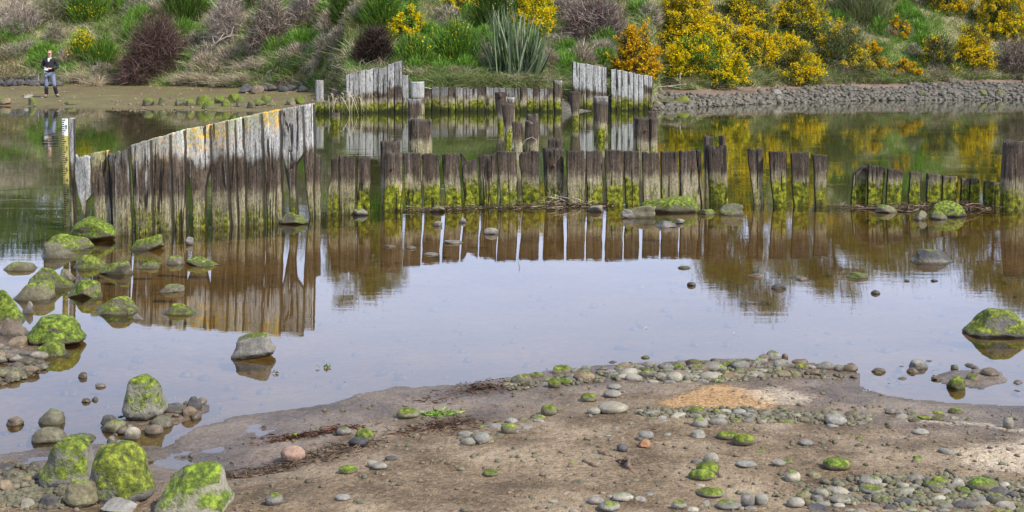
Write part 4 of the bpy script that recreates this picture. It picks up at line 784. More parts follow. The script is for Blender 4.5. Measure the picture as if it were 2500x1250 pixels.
for k in range(15):
    x = 640 + k * 8 + rr_.uniform(-3, 3); yb = 224 - (k % 3) * 9 + rr_.uniform(-2, 2); s_ = rr_.uniform(12, 18)
    rock((x - s_, yb - s_, x + s_, yb), 'dark', 0, .85, 'dark stone in the tumbled heap left of the far left wall', 'dark tumbled stones', 'rock', 'rock', 1400 + k, far=True, lod=2, bury=.1)

# ------------------------------------------------------------------ vegetation
def blades(P, d, L, W, bend, C, seg=2, rs=None):
    N = len(P); rs = rs or np.random.RandomState(1); d = d / np.linalg.norm(d, axis=1, keepdims=True)
    r = rs.randn(N, 3); s = np.cross(d, r); s /= np.linalg.norm(s, axis=1, keepdims=True) + 1e-9
    rowsv = []
    for k in range(seg + 1):
        t = k / seg; c = P + d * (L * t)[:, None] + bend * (t * t); wd = (W * (1 - .9 * t ** 1.6) / 2)[:, None]
        rowsv += [c - s * wd, c + s * wd]
    V = np.stack(rowsv, 1).reshape(-1, 3); m = 2 * (seg + 1); b = (np.arange(N) * m)[:, None]
    Fq = np.concatenate([b + np.array([[2 * k, 2 * k + 1, 2 * k + 3, 2 * k + 2]]) for k in range(seg)])
    return V, Fq, np.repeat(C, m, 0)
def cards(P, size, C, rs, asp=.6, up=0.):
    N = len(P); a = rs.randn(N, 3); a[:, 2] += up; a /= np.linalg.norm(a, axis=1, keepdims=True); b = np.cross(a, rs.randn(N, 3)); b /= np.linalg.norm(b, axis=1, keepdims=True) + 1e-9
    a = a * (size / 2)[:, None]; b = b * (size * asp / 2)[:, None]
    V = np.stack([P - a, P + b, P + a, P - b], 1).reshape(-1, 3); return V, (np.arange(N) * 4)[:, None] + np.arange(4)[None], np.repeat(C, 4, 0)
def merge(parts):
    V = []; Fq = []; C = []; off = 0
    for v, f, c in parts: V.append(v); Fq.append(f + off); C.append(c); off += len(v)
    return np.concatenate(V), np.concatenate(Fq), np.concatenate(C)
def pal(cols, N, rs, var=.2):
    cols = np.array(cols); c = cols[rs.randint(len(cols), size=N)] ; return np.clip(c * (1 + var * rs.randn(N, 1)) , .004, .9)
GREEN = [(.1, .25, .022), (.17, .36, .035), (.06, .15, .02), (.27, .38, .07)]
DARKG = [(.035, .07, .012), (.075, .135, .018), (.12, .19, .03)]
OLIVE = [(.15, .19, .05), (.22, .25, .08), (.1, .13, .032)]
STRAW = [(.5, .42, .29), (.6, .53, .39), (.34, .27, .18), (.44, .36, .25)]
YEL = [(.95, .66, .008), (.95, .72, .015), (.88, .56, .005)]
ORY = [(.8, .48, .006), (.86, .56, .01), (.68, .36, .005)]
PURP = [(.085, .05, .042), (.13, .08, .068), (.06, .036, .03), (.17, .115, .095)]
GREYB = [(.32, .26, .22), (.2, .155, .125), (.42, .36, .31)]
BROWN = [(.06, .042, .03), (.1, .07, .05), (.14, .1, .07)]

def dome(n, w, h, d, rs, r0=.0, pw=.5):
    """points in a dome volume, denser towards its surface"""
    a = rs.randn(n, 3); a[:, 2] = np.abs(a[:, 2]); a /= np.linalg.norm(a, axis=1, keepdims=True); r = (r0 + (1 - r0) * rs.rand(n) ** pw)[:, None]
    return a * r, a
def stems(name, base, w, h, d, n, rs, root, c=BROWN, wd=.03):
    e, _ = dome(n, w, h, d, rs, .5); P = np.repeat(base[None], n, 0) + rs.randn(n, 3) * [w * .07, d * .07, 0]; T = base + e * [w / 2, d / 2, h * .92]; dv = T - P; L = np.linalg.norm(dv, axis=1)
    v, f, cc = blades(P, dv, L, np.full(n, wd), np.stack([0 * L, 0 * L, -.08 * L], 1), pal(c, n, rs), 3, rs); return mesh_obj(name, v, f, M['twig'], root, col=cc, smooth=False)
def root_at(name, x, y, label, cat, group=None, D=None):
    if D is None: X, D, z = march(x, y)
    else: X = (x - XC) * D / F; z = float(terrain(X, D))
    o = empty(name, (X, D, z)); tag(o, label, cat, group); return o, np.array([X, D, z])
def dims(box, D): return (box[2] - box[0]) * D / F, (box[3] - box[1]) * D / F
def gorse(box, label, fl=.6, cols=YEL, greens=OLIVE, seed=0, dens=1., group='yellow flowering gorse bushes', D=None, nclump=None, name='gorse_bush', bare=.25):
    rs = np.random.RandomState(seed + int(abs(box[0])) + 31); root, b = root_at(name, (box[0] + box[2]) / 2, box[3], label, 'bush', group, D)
    w, h = dims(box, b[1]); d = min(w, 3.2) * .8; b = b + [0, d * .3, 0]; K = int((nclump or np.clip(w * h * 14, 16, 130)) * 2.3); e, nn = dome(K, w, h, d, rs, .62, .6)
    lump = 1 + .28 * fbm(nn[:, 0] * 1.8 + seed, nn[:, 1] * 1.8, nn[:, 2] * 1.8, 3); e = e * lump[:, None]
    rad = rs.uniform(.09, .24, K) * np.clip(h / 2, .55, 1.2)
    cen = b + e * [w / 2, d / 2, h * .93] - nn * rad[:, None] * .4; cen[:, 2] = np.maximum(cen[:, 2], b[2] + .05)
    patch = fbm(cen[:, 0] * 1.1 + seed, cen[:, 1] * 1.1, cen[:, 2] * 1.1, 2) * .9 + .5
    flc = patch + .25 * rs.randn(K) > 1 - fl; low = cen[:, 2] < b[2] + .15 * h; flc &= ~low | (rs.rand(K) < .5)
    nl = int(130 * dens); k = np.repeat(np.arange(K), nl); a = rs.randn(K * nl, 3); a /= np.linalg.norm(a, axis=1, keepdims=True)
    P = cen[k] + a * (rad[k] * rs.rand(len(k)) ** .4 * 1.15)[:, None]
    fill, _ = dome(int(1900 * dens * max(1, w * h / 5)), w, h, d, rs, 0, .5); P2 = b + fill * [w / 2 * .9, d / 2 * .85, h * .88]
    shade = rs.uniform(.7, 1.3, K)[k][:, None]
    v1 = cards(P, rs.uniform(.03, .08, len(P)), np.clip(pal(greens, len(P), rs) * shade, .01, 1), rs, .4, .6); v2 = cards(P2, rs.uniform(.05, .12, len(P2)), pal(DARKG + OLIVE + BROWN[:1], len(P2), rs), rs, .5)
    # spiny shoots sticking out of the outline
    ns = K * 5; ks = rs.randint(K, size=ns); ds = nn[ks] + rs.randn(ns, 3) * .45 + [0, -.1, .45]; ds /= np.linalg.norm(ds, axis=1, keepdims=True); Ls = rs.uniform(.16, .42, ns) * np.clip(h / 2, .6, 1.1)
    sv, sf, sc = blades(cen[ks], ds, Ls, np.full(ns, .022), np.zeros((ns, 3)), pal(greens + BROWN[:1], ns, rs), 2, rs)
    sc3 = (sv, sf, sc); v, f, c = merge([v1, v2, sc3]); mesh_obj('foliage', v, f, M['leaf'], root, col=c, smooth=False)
    kk = np.where(flc)[0]
    if len(kk):
        nf = int(95 * dens); k = np.repeat(kk, nf); a = rs.randn(len(k), 3); a[:, 2] += .35; a[:, 1] -= .2; a /= np.linalg.norm(a, axis=1, keepdims=True)
        P = cen[k] + a * (rad[k] * rs.uniform(.7, 1.25, len(k)))[:, None]
        keep = fbm(P[:, 0] * 5, P[:, 1] * 5, P[:, 2] * 5, 3) > rs.uniform(-.6, .25, len(P)); P = P[keep]
        on = np.where(flc[ks])[0]; on = np.repeat(on, 9); Pt = cen[ks[on]] + ds[on] * (Ls[on] * rs.uniform(.35, 1., len(on)))[:, None] + rs.randn(len(on), 3) * .022
        P = np.concatenate([P, Pt]); cc = pal(cols, len(P), rs, .14) * rs.choice([.75, 1, 1, 1.05], len(P))[:, None]; v, f, c = cards(P, rs.uniform(.035, .07, len(P)), cc, rs, .9); mesh_obj('flowers', v, f, M['petal'], root, col=c, smooth=False)
    stems('branches', b, w, h, d, 60, rs, root); return root
def broom(box, label, fl=.0, cols=YEL, greens=DARKG + GREEN, seed=0, n=2600, group=None, D=None, name='broom_bush', spread=.8, bw=.022):
    rs = np.random.RandomState(seed + int(abs(box[0])) + 77); root, b = root_at(name, (box[0] + box[2]) / 2, box[3], label, 'bush', group, D)
    w, h = dims(box, b[1]); d = w * .7; b = b + [0, d * .3, 0]
    e, nn = dome(n, w, h, d, rs, .1, .7); lump = 1 + .35 * fbm(nn[:, 0] * 2 + seed, nn[:, 1] * 2, nn[:, 2] * 2, 2); P = b + e * lump[:, None] * [w / 2 * .85, d / 2 * .8, h * .74]; dr = nn * [spread, spread, .5] + [0, 0, 1.1] + rs.randn(n, 3) * .25
    L = rs.uniform(.16, .34, n) * h; v, f, c = blades(P, dr, L, np.full(n, bw), rs.randn(n, 3) * .05 * h, pal(greens, n, rs, .25), 2, rs); mesh_obj('foliage', v, f, M['leaf'], root, col=c, smooth=False)
    if fl > 0:
        m = int(n * fl * 3.2); i = rs.randint(n, size=m); i = i[fbm(P[i, 0] * 2.2, P[i, 1] * 2.2, P[i, 2] * 2.2, 2) > rs.uniform(-.4, .4, len(i))]; dn = dr[i] / np.linalg.norm(dr[i], axis=1, keepdims=True)
        Q_ = P[i] + dn * (L[i] * rs.uniform(.3, 1.05, len(i)))[:, None]; v, f, c = cards(Q_, rs.uniform(.05, .09, len(Q_)), pal(cols, len(Q_), rs, .12), rs, .7); mesh_obj('flowers', v, f, M['petal'], root, col=c, smooth=False)
    stems('branches', b, w, h, d, 50, rs, root); return root
def twigs(box, label, cols=PURP, seed=0, n=5200, group=None, D=None, name='bare_shrub', wd=.016, green=0., dark=True):
    rs = np.random.RandomState(seed + int(abs(box[0])) + 5); root, b = root_at(name, (box[0] + box[2]) / 2, box[3], label, 'bush', group, D)
    w, h = dims(box, b[1]); d = w * .75; b = b + [0, d * .35, 0]
    e, nn = dome(n, w, h, d, rs, .15, .55); wob = 1 + .34 * fbm(nn[:, 0] * 1.9 + seed, nn[:, 1] * 1.9, nn[:, 2] * 1.9); P = b + e * [w / 2 * .9, d / 2 * .9, h * .9] * wob[:, None]
    dr = nn * .8 + rs.randn(n, 3) * .75 + [0, 0, .25]; L = rs.uniform(.12, .3, n) * min(h, 2.2)
    v, f, c = blades(P, dr, L, np.full(n, wd), rs.randn(n, 3) * .12 * h * .5, pal(cols, n, rs, .25), 2, rs); mesh_obj('twigs', v, f, M['twig'], root, col=c, smooth=False)
    if green > 0: Pg = P[rs.rand(n) < green]; v, f, c = cards(Pg, rs.uniform(.04, .09, len(Pg)), pal(OLIVE, len(Pg), rs), rs, .5); mesh_obj('foliage', v, f, M['leaf'], root, col=c, smooth=False)
    stems('branches', b, w, h, d, 140, rs, root, cols, .025); return root

PS = 'dry grey brown shrubs on the left bank'
twigs((-60, -10, 110, 95), 'dry grey brown shrub at the top left corner', GREYB, 1, 3600, PS, green=.2)
twigs((60, -50, 180, 60), 'dry shrub with green shoots above the small yellow broom', GREYB + OLIVE, 2, 2800, PS, green=.3)
broom((155, 60, 238, 152), 'small bright yellow flowering broom above the person', .5, seed=3, n=1800)
broom((150, -70, 270, 62), 'tall green broom with sparse yellow flowers left of the purple shrub', .15, seed=4, n=3200)
broom((212, 72, 285, 165), 'round green broom between the yellow broom and the purple shrub', .02, seed=5, n=1800)
twigs((270, 26, 468, 206), 'large purple brown leafless shrub on the left bank', PURP, 6, 12000, wd=.017)
broom((375, -60, 505, 78), 'dark green upright broom above the purple shrub', .0, seed=7, n=4200, greens=DARKG)
twigs((500, -30, 600, 110), 'dry pale shrub right of the dark green broom', GREYB, 8, 3600, PS, green=.1)
twigs((590, -20, 720, 140), 'brownish shrub in the middle of the left bank', BROWN + GREYB, 9, 5200, PS, green=.25)
broom((560, -90, 700, 20), 'grey green bush at the top of the left bank', 0, seed=10, n=3000, greens=OLIVE)
twigs((690, -50, 800, 62), 'dry shrub above the bright green grass patch', GREYB, 11, 3600, PS)
broom((800, -60, 880, 60), 'dark green broom left of the dark hollow shrub top', 0, seed=12, n=2600, greens=DARKG)
twigs((855, 62, 962, 166), 'dark brown nearly black shrub above the far left wall', [(.02, .014, .012), (.04, .028, .022), (.09, .06, .045)], 13, 7500)
broom((880, -70, 985, 80), 'green broom above the dark brown shrub', .03, seed=14, n=3600)
gorse((952, 8, 1046, 108), 'yellow flowering bush right above the far left wall end', .7, seed=15, greens=GREEN, nclump=34)
broom((960, 70, 1060, 165), 'green bush below the yellow flowering one by the far left wall', .04, seed=16, n=2600)
gorse((1072, -34, 1178, 42), 'yellow bush cut by the top edge left of the flax', .9, seed=17, greens=GREEN, nclump=34)
gorse((1080, 44, 1152, 112), 'smaller yellow bush left of the flax', .7, seed=18, greens=GREEN, nclump=20)
broom((1040, 30, 1180, 160), 'green bush around the smaller yellow bush left of the flax', .06, seed=19, n=4200)
gorse((1235, -70, 1362, 95), 'yellow flowering bush rising behind the flax', .65, seed=20, greens=GREEN, nclump=60)
broom((1150, -70, 1250, 80), 'dark green broom behind the left of the flax', .03, seed=21, n=3000, greens=DARKG)
twigs((1368, -10, 1535, 122), 'large purple grey leafless shrub right of the flax', PURP + GREYB, 22, 9500, wd=.017)
twigs((1345, -30, 1420, 60), 'pale dry shrub behind the leaning stake', GREYB, 23, 2600)
gorse((1494, 50, 1612, 205), 'orange yellow gorse reaching down to the end of the far white wall', .8, cols=ORY, seed=24, greens=BROWN + OLIVE)
gorse((1590, -40, 1760, 130), 'tall brilliant yellow gorse left of the widest gorse group', .85, seed=25)
gorse((1610, 70, 1835, 208), 'brilliant yellow gorse with dark green lower left side at the shore', .62, seed=26, greens=DARKG + GREEN)
gorse((1770, 60, 1900, 170), 'yellow gorse in the centre of the widest gorse group', .7, seed=27)
gorse((1820, 80, 2028, 206), 'broad yellow gorse sloping down to the right at the shore', .68, seed=28)
gorse((1690, 20, 1800, 110), 'yellow gorse between the brilliant one and the central one', .7, seed=129)
gorse((1770, -80, 1900, 85), 'green gorse with yellow patches at the top edge', .4, seed=29)
gorse((1890, -60, 2040, 110), 'grey green gorse with few yellow patches right of the top edge one', .3, seed=30)
PALEG = [(.17, .18, .1), (.22, .22, .13), (.12, .13, .06)]
gorse((2000, 30, 2135, 192), 'pale green scrub hanging between the gorse groups', .12, seed=31, greens=PALEG + OLIVE, group=None, name='scrub_bush')
broom((2020, -70, 2190, 70), 'dense grey green bush above the pale scrub', 0, seed=32, n=5200, greens=PALEG + OLIVE)
gorse((2170, 35, 2226, 98), 'small round orange gorse alone on the green slope', .95, cols=ORY, seed=33, nclump=22)
gorse((2085, 98, 2170, 180), 'orange yellow gorse, tall left half of the low overhanging pair', .8, cols=ORY, seed=34, nclump=30)
gorse((2150, 145, 2268, 198), 'orange yellow gorse, low right half of the overhanging pair', .85, cols=ORY, seed=35, nclump=26)
gorse((2250, 70, 2345, 188), 'brownish gorse with scattered flowers above the right shore', .4, seed=36, greens=BROWN + OLIVE)
gorse((2330, 50, 2436, 182), 'yellow gorse with a bare brown foot above the right shore', .7, seed=37, greens=BROWN + OLIVE)
gorse((2265, -70, 2390, 40), 'yellow gorse at the top edge, left of the upper right corner', .7, cols=ORY + YEL, seed=38)
gorse((2385, -70, 2540, 110), 'dense yellow gorse at the upper right corner', .75, seed=39)
twigs((2420, 90, 2560, 195), 'brown dry shrub drooping to the shore at the right edge', BROWN + GREYB, 40, 5200)
broom((2180, -110, 2300, 10), 'green bush at the top edge left of the upper right gorse', 0, seed=41, n=3000, greens=OLIVE)
for k, x in enumerate(range(1640, 2560, 130)): gorse((x - 90, -190 + (k % 3) * 14, x + 90, -60), 'gorse on the crest above the picture, seen only mirrored in the pond', .5, seed=60 + k, group='mirrored crest gorse', nclump=30, dens=.8)
FS = np.random.RandomState(77)
for k, (x, y, w_, h_, kind) in enumerate([(20, 150, 90, 50, 0), (90, 165, 80, 40, 1), (130, 110, 60, 60, 0), (250, 190, 70, 40, 0), (30, 90, 70, 50, 1), (330, 40, 80, 60, 0), (300, 0, 70, 50, 1), (470, 130, 70, 60, 0), (500, 170, 80, 50, 2), (560, 160, 90, 60, 2), (620, 180, 80, 50, 2),
        (690, 175, 80, 60, 0), (730, 145, 80, 50, 2), (790, 150, 70, 60, 0), (830, 120, 70, 60, 2), (840, 170, 60, 40, 0), (760, 60, 80, 50, 0), (640, 60, 70, 60, 1), (560, 60, 70, 50, 2), (450, 100, 60, 50, 1), (1010, 185, 60, 50, 1), (1080, 190, 70, 55, 1), (1140, 185, 70, 60, 1),
        (1200, 130, 60, 60, 1), (1340, 170, 60, 60, 2), (1385, 190, 60, 60, 1), (1420, 165, 70, 70, 2), (1470, 150, 70, 60, 2), (1490, 60, 60, 60, 0), (1560, 40, 70, 50, 1), (1590, 60, 60, 60, 0), (2060, 195, 60, 50, 2), (2080, 120, 60, 60, 2), (2150, 90, 60, 60, 1), (2220, 60, 70, 50, 1),
        (2250, 120, 60, 50, 1), (2290, 195, 70, 40, 2), (2440, 60, 60, 60, 0), (2240, 20, 80, 50, 0), (2390, 190, 60, 40, 2), (880, 30, 60, 50, 2), (940, 60, 60, 50, 0), (1200, 190, 60, 50, 1)] + [(FS.uniform(-20, 1500), FS.uniform(10, 175), FS.uniform(50, 90), FS.uniform(35, 70), FS.choice([0, 1, 1, 2])) for _ in range(46)] + [(FS.uniform(-20, 1480), FS.uniform(10, 180), FS.uniform(60, 110), FS.uniform(40, 75), FS.choice([1, 1, 1, 0])) for _ in range(30)] + [(FS.uniform(2020, 2520), FS.uniform(0, 150), FS.uniform(50, 90), FS.uniform(35, 60), FS.choice([0, 1, 1, 2])) for _ in range(16)]):
    bx = (x - w_ / 2, y - h_, x + w_ / 2, y)
    if kind == 1: broom(bx, 'leafy bright green tuft bush filling the gaps between the bank shrubs', 0, seed=300 + k, n=1500, greens=GREEN, group='green tuft bushes of the bank', spread=1.2, name='tuft_bush')
    elif kind == 0: twigs(bx, 'small dry grey scrub bush filling the gaps between the bank shrubs', GREYB + OLIVE[:1], 300 + k, 1700, 'grey scrub bushes of the bank', green=.25)
    else: broom(bx, 'straw coloured drooping grass bush between the bank shrubs', 0, seed=300 + k, n=1700, greens=STRAW + GREYB, group='straw coloured grass bushes of the bank', spread=1.6, name='grass_bush')
# flax
def flax():
    rs = np.random.RandomState(9); root, b = root_at('flax_plant', 1262, 205, 'tall blue green flax with sword shaped leaves above the far low wall', 'flax plant'); s = b[1] / F
    P, dr, L = [], [], []
    for (fx, tx, ty, n_) in [(1225, 1208, 8, 36), (1240, 1224, -4, 36), (1258, 1252, 14, 34), (1272, 1274, 8, 36), (1275, 1298, 30, 30), (1300, 1330, 75, 22), (1212, 1184, 70, 16), (1298, 1322, 50, 18)]:
        for _ in range(n_):
            bx = fx + rs.randn() * 7; ex = tx + rs.randn() * 16; ey = ty + abs(rs.randn()) * 32; p = b + [(bx - 1262) * s, rs.randn() * .15 + .2, 0]
            v = np.array([(ex - bx) * s, rs.randn() * .35, (205 - ey) * s]); P.append(p); dr.append(v); L.append(np.linalg.norm(v))
    P, dr, L = map(np.array, (P, dr, L)); n = len(P); C = pal([(.13, .18, .08), (.21, .27, .14), (.06, .1, .04), (.32, .36, .22)], n, rs, .15)
    bend = np.stack([rs.randn(n) * .1 + dr[:, 0] * .1, rs.randn(n) * .1, -L * .03], 1); v, f, c = blades(P, dr, L, rs.uniform(.06, .1, n), bend, C, 5, rs)
    mesh_obj('leaves', v, f, M['leaf'], root, col=c, smooth=False)
    n = 46; P = b + rs.randn(n, 3) * [.5, .15, .05] + [0, .05, .1]; dr = np.stack([rs.uniform(-1, 1, n), rs.randn(n) * .3, rs.uniform(.3, 1, n)], 1); L = rs.uniform(.7, 1.3, n)
    v, f, c = blades(P, dr, L, np.full(n, .06), np.stack([dr[:, 0] * .5, -.1 * np.ones(n), -.8 * L], 1), pal([(.3, .22, .12), (.22, .17, .08), (.12, .14, .06)], n, rs), 5, rs); mesh_obj('dead_leaves', v, f, M['leaf'], root, col=c, smooth=False)
flax()
# leaning pale stake
def tube(pts, rad, m=8):
    pts = np.array(pts, float); n = len(pts); rad = np.broadcast_to(rad, (n,)); V = []
    for i in range(n):
        tg = pts[min(i + 1, n - 1)] - pts[max(i - 1, 0)]; tg /= np.linalg.norm(tg); a = np.cross(tg, [0, 1, .13]); a /= np.linalg.norm(a) + 1e-9; b = np.cross(tg, a); th = np.linspace(0, 2 * math.pi, m, endpoint=False)
        V.append(pts[i] + rad[i] * (np.cos(th)[:, None] * a + np.sin(th)[:, None] * b))
    V = np.concatenate(V + [pts[:1], pts[-1:]]); k = np.arange(n * m).reshape(n, m); k2 = np.roll(k, -1, 1)
    Q_ = np.stack([k[:-1], k2[:-1], k2[1:], k[1:]], -1).reshape(-1, 4); t = np.concatenate([np.stack([np.full(m, n * m), k2[0], k[0]], 1), np.stack([np.full(m, n * m + 1), k[-1], k2[-1]], 1)]); return V, Q_, t
M['driftwood'] = plain('bleached_driftwood', (.36, .31, .26), .85, nscale=40, var=.4); M['darkstick'] = plain('muddy_driftwood', (.15, .1, .07), .9, nscale=40, var=.45)
def sticks(name, label, cat, paths, mat, group=None, kind=None, wob=.01):
    Vs, Qs, Ts = [], [], []; off = 0; rs = np.random.RandomState(len(label))
    for pts, r in paths:
        pts = np.array(pts, float); t = np.linspace(0, 1, len(pts)); tt = np.linspace(0, 1, len(pts) * 4); pp = np.stack([np.interp(tt, t, pts[:, k]) for k in range(3)], 1); pp += wob * np.stack([vnoise(tt * 7, off), vnoise(tt * 7 + 5, off), .5 * vnoise(tt * 7 + 9, off)], 1)
        rr = r * (1 - .6 * tt) * (1 + .25 * vnoise(tt * 15, off)); V, q, t3 = tube(pp, rr); Vs.append(V); Qs.append(q + off); Ts.append(t3 + off); off += len(V)
    V = np.concatenate(Vs); return tag(mesh_obj(name, V, [np.concatenate(Qs), np.concatenate(Ts)], M[mat], origin=tuple(V.mean(0))), label, cat, group, kind)
def gp(px, py, z=0., lift=0.):
    """point on the near ground or water"""
    D = gD(py); X = (px - XC) * D / F; zt = max(float(terrain(X, D)), 0) + z; D = gD(py, zt); return ((px - XC) * D / F, D, zt)
X_, D_, z_ = march(1390, 98); s_ = D_ / F
sticks('wooden_stake', 'pale leaning stake in the dry grass right of the flax', 'stake', [([(X_, D_, z_ - .1), (X_ + 8 * s_, D_, z_ + .5), (X_ + 17 * s_, D_, z_ + 62 * s_)], .085)], 'driftwood')
X_, D_, z_ = march(1660, 218); sticks('wooden_stake', 'thin upright stick on the far shore at the gorse foot', 'stake', [([(X_, D_, z_ - .1), (X_, D_, z_ + .3), (X_ + .02, D_, z_ + .62)], .045)], 'driftwood')
X_, D_, z_ = march(535, 125)
sticks('dead_branch', 'bleached dead branch on the left bank', 'branch', [([(X_ - .4, D_, z_ + .15), (X_, D_, z_ + .45), (X_ + .5, D_, z_ + .7), (X_ + .62, D_, z_ + 1.05)], .045), ([(X_, D_, z_ + .45), (X_ + .2, D_ + .1, z_ + .8)], .03), ([(X_ - .2, D_, z_ + .3), (X_ - .3, D_ + .1, z_ + .62)], .025), ([(X_ + .3, D_, z_ + .6), (X_ + .75, D_, z_ + .68)], .03)], 'driftwood')
sticks('driftwood_branch', 'long half buried forked driftwood stick on the sand', 'driftwood', [([gp(1430, 1124, .012), gp(1465, 1140, .008), gp(1500, 1156, .008), gp(1532, 1170, -.002)], .011), ([gp(1536, 1120, .0), gp(1530, 1128, .03), gp(1544, 1150, .012), gp(1568, 1164, -.004)], .014), ([gp(1490, 1126, .004), gp(1512, 1126, .016), gp(1530, 1124, .03)], .005)], 'darkstick')
sticks('driftwood_branch', 'short thick driftwood piece behind the half buried stick', 'driftwood', [([gp(1464, 1102, .006), gp(1482, 1106, .012), gp(1500, 1116, .006)], .013)], 'darkstick')
for k, (a, b, lab) in enumerate([((2412, 1148), (2478, 1162), 'thin twig on the cream sawdust, upper one'), ((2420, 1166), (2482, 1180), 'thin twig on the cream sawdust, lower one')]):
    sticks('twig', lab, 'twig', [([gp(*a, .004), gp((a[0] + b[0]) / 2, (a[1] + b[1]) / 2, .008), gp(*b, .002)], .003)], 'darkstick', wob=.004)
sticks('driftwood_branch', 'reddish curved branch washed up against the low mossy stakes', 'driftwood', [([gp(2070, 508, .0), gp(2150, 508, .02), gp(2230, 517, .01), gp(2262, 498, .02), gp(2300, 490, .1), gp(2336, 492, .08), gp(2370, 508, .02), gp(2440, 512, .0)], .016), ([gp(2262, 498, .02), gp(2240, 505, .1)], .009), ([gp(2336, 492, .08), gp(2352, 500, .1), gp(2400, 500, .03)], .01), ([gp(2275, 505, .02), gp(2310, 500, .05), gp(2350, 516, .0)], .009)], 'darkstick', wob=.03)
sticks('driftwood_branch', 'dark snapped twig rising from the water left of the third low stake', 'driftwood', [([gp(2215, 512, 0), gp(2216, 506, .1), gp(2218, 500, .16)], .014)], 'darkstick')
def ap(px, py, D): return ((px - XC) * D / F, D, H0 - (py - Y0) * D / F)
sticks('reed_stalk', 'arching dry reed stalk bent over the level plank row', 'reed', [([ap(px, py, 20.) for px, py in [(1272, 372), (1276, 352), (1285, 340), (1300, 334), (1310, 342), (1308, 362), (1306, 372)]], .007)], 'driftwood', wob=.004)
sticks('reed_stalk', 'dry reed stalk drooping in front of the level plank row', 'reed', [([ap(px, py, 13.65) for px, py in [(1268, 366), (1270, 372), (1267, 380), (1263, 396)]], .006)], 'driftwood', wob=.004)
X_, D_, z_ = march(1600, 221); sticks('dead_branch', 'thin fallen branch on the far shore right of the white wall', 'branch', [([(X_ - .3, D_, z_ + .05), (X_ + .4, D_, z_ + .12), (X_ + 1.1, D_, z_ + .2)], .03), ([(X_ + .4, D_, z_ + .12), (X_ + .9, D_ - .2, z_ + .05)], .02)], 'driftwood')

# litter along the plank row, seaweed
def litter(name, pts, n, L, W, cols, label, seed, z=.012, mat='twig', up=.12, spread=(.1, .06)):
    rs = np.random.RandomState(seed); pts = np.array([gp(*p) for p in pts]); t = rs.rand(n) * (len(pts) - 1); i_ = np.minimum(t.astype(int), len(pts) - 2); P = pts[i_] + (pts[i_ + 1] - pts[i_]) * (t - i_)[:, None]
    dens = fbm(P[:, 0] * 4, P[:, 1] * 4, seed) ; P = P[dens > rs.uniform(-.8, .4, n)]; n = len(P)
    P = P + rs.randn(n, 3) * [spread[0], spread[1], 0]; P[:, 2] = np.maximum(terrain(P[:, 0], P[:, 1]), 0) + np.abs(rs.randn(n)) * z
    dr = rs.randn(n, 3) * [1, 1, up]; v, f, c = blades(P, dr, L * rs.uniform(.4, 1.3, n), np.full(n, W), rs.randn(n, 3) * [L * .4, L * .4, L * up * .5], pal(cols, n, rs), 3, rs)
    tag(mesh_obj(name, v, f, M[mat], col=c, smooth=False), label, 'plant litter', None, 'stuff')
RED = [(.06, .022, .014), (.1, .04, .024), (.04, .02, .014)]
litter('reed_litter', [(990, 516), (1100, 512), (1250, 508), (1400, 503), (1480, 502)], 1300, .1, .006, BROWN + BROWN + STRAW[2:3], 'brown roots and dead reeds along the foot of the level plank row', 81, .02, spread=(.1, .05))
litter('reed_litter', [(1370, 500), (1400, 498), (1440, 500)], 1400, .13, .006, STRAW, 'tuft of matted straw at the foot of the bolted post', 82, .055, up=.5, spread=(.08, .05))
litter('reed_litter', [(2060, 508), (2200, 510), (2300, 508), (2450, 512)], 1000, .12, .006, BROWN + BROWN + STRAW[:1] + [(.22, .1, .06)], 'reddish root litter below the low mossy stakes', 83, .03, up=.3, spread=(.1, .06))
litter('seaweed', [(665, 1078), (760, 1062), (860, 1046)], 800, .03, .005, RED, 'dark red seaweed line left of the grey and mossy stones', 84, .008, spread=(.04, .02))
litter('seaweed', [(1030, 985), (1100, 972), (1160, 950), (1235, 948)], 800, .03, .005, RED + BROWN, 'reddish seaweed scraps near the waterline left of the pebble bank', 85, .008, spread=(.06, .06))
litter('seaweed', [(960, 1075), (1060, 1050), (1150, 1035)], 700, .05, .005, RED + BROWN, 'dark seaweed scraps in the middle of the beach', 86, .006, spread=(.06, .04))
litter('seaweed', [(540, 1170), (640, 1155), (760, 1120), (900, 1085)], 1400, .05, .005, BROWN, 'black plant debris in the drainage furrow', 87, .004, spread=(.05, .03))
litter('green_weed', [(1060, 1012), (1080, 1020)], 120, .03, .008, GREEN, 'green weed scraps above the middle of the beach', 88, .006, 'leaf', spread=(.04, .02))
def scrap(px, py, L, cols, label, cat, name, n=26, z=.006):
    rs = np.random.RandomState(int(px)); c0 = np.array(gp(px, py)); P = c0 + rs.randn(n, 3) * [L, L * .6, 0]; P[:, 2] = c0[2] + .003 + np.abs(rs.randn(n)) * z
    v, f, c = cards(P, rs.uniform(.5, 1.4, n) * L, pal(cols, n, rs, .1), rs, .6, 0); tag(mesh_obj(name, v, f, M['leaf'], col=c, smooth=False, origin=tuple(c0)), label, cat)
scrap(718, 1071, .014, [(.25, .5, .01), (.35, .6, .02)], 'bright green weed scrap above the pinkish stone', 'weed', 'green_weed_scrap')
scrap(800, 898, .016, [(.1, .14, .03), (.2, .22, .05)], 'floating clump of algae in the pool below the tall wall reflection', 'weed', 'algae_clump')
scrap(672, 912, .009, [(.12, .12, .03)], 'tiny floating algae clump beside the slanting grey boulder', 'weed', 'algae_clump')
scrap(1580, 802, .010, [(.75, .75, .74)], 'white feather floating in the middle of the sky reflection', 'feather', 'feather', 6)
scrap(1790, 816, .007, [(.75, .75, .74)], 'tiny white feather floating right of the larger one', 'feather', 'feather', 5)
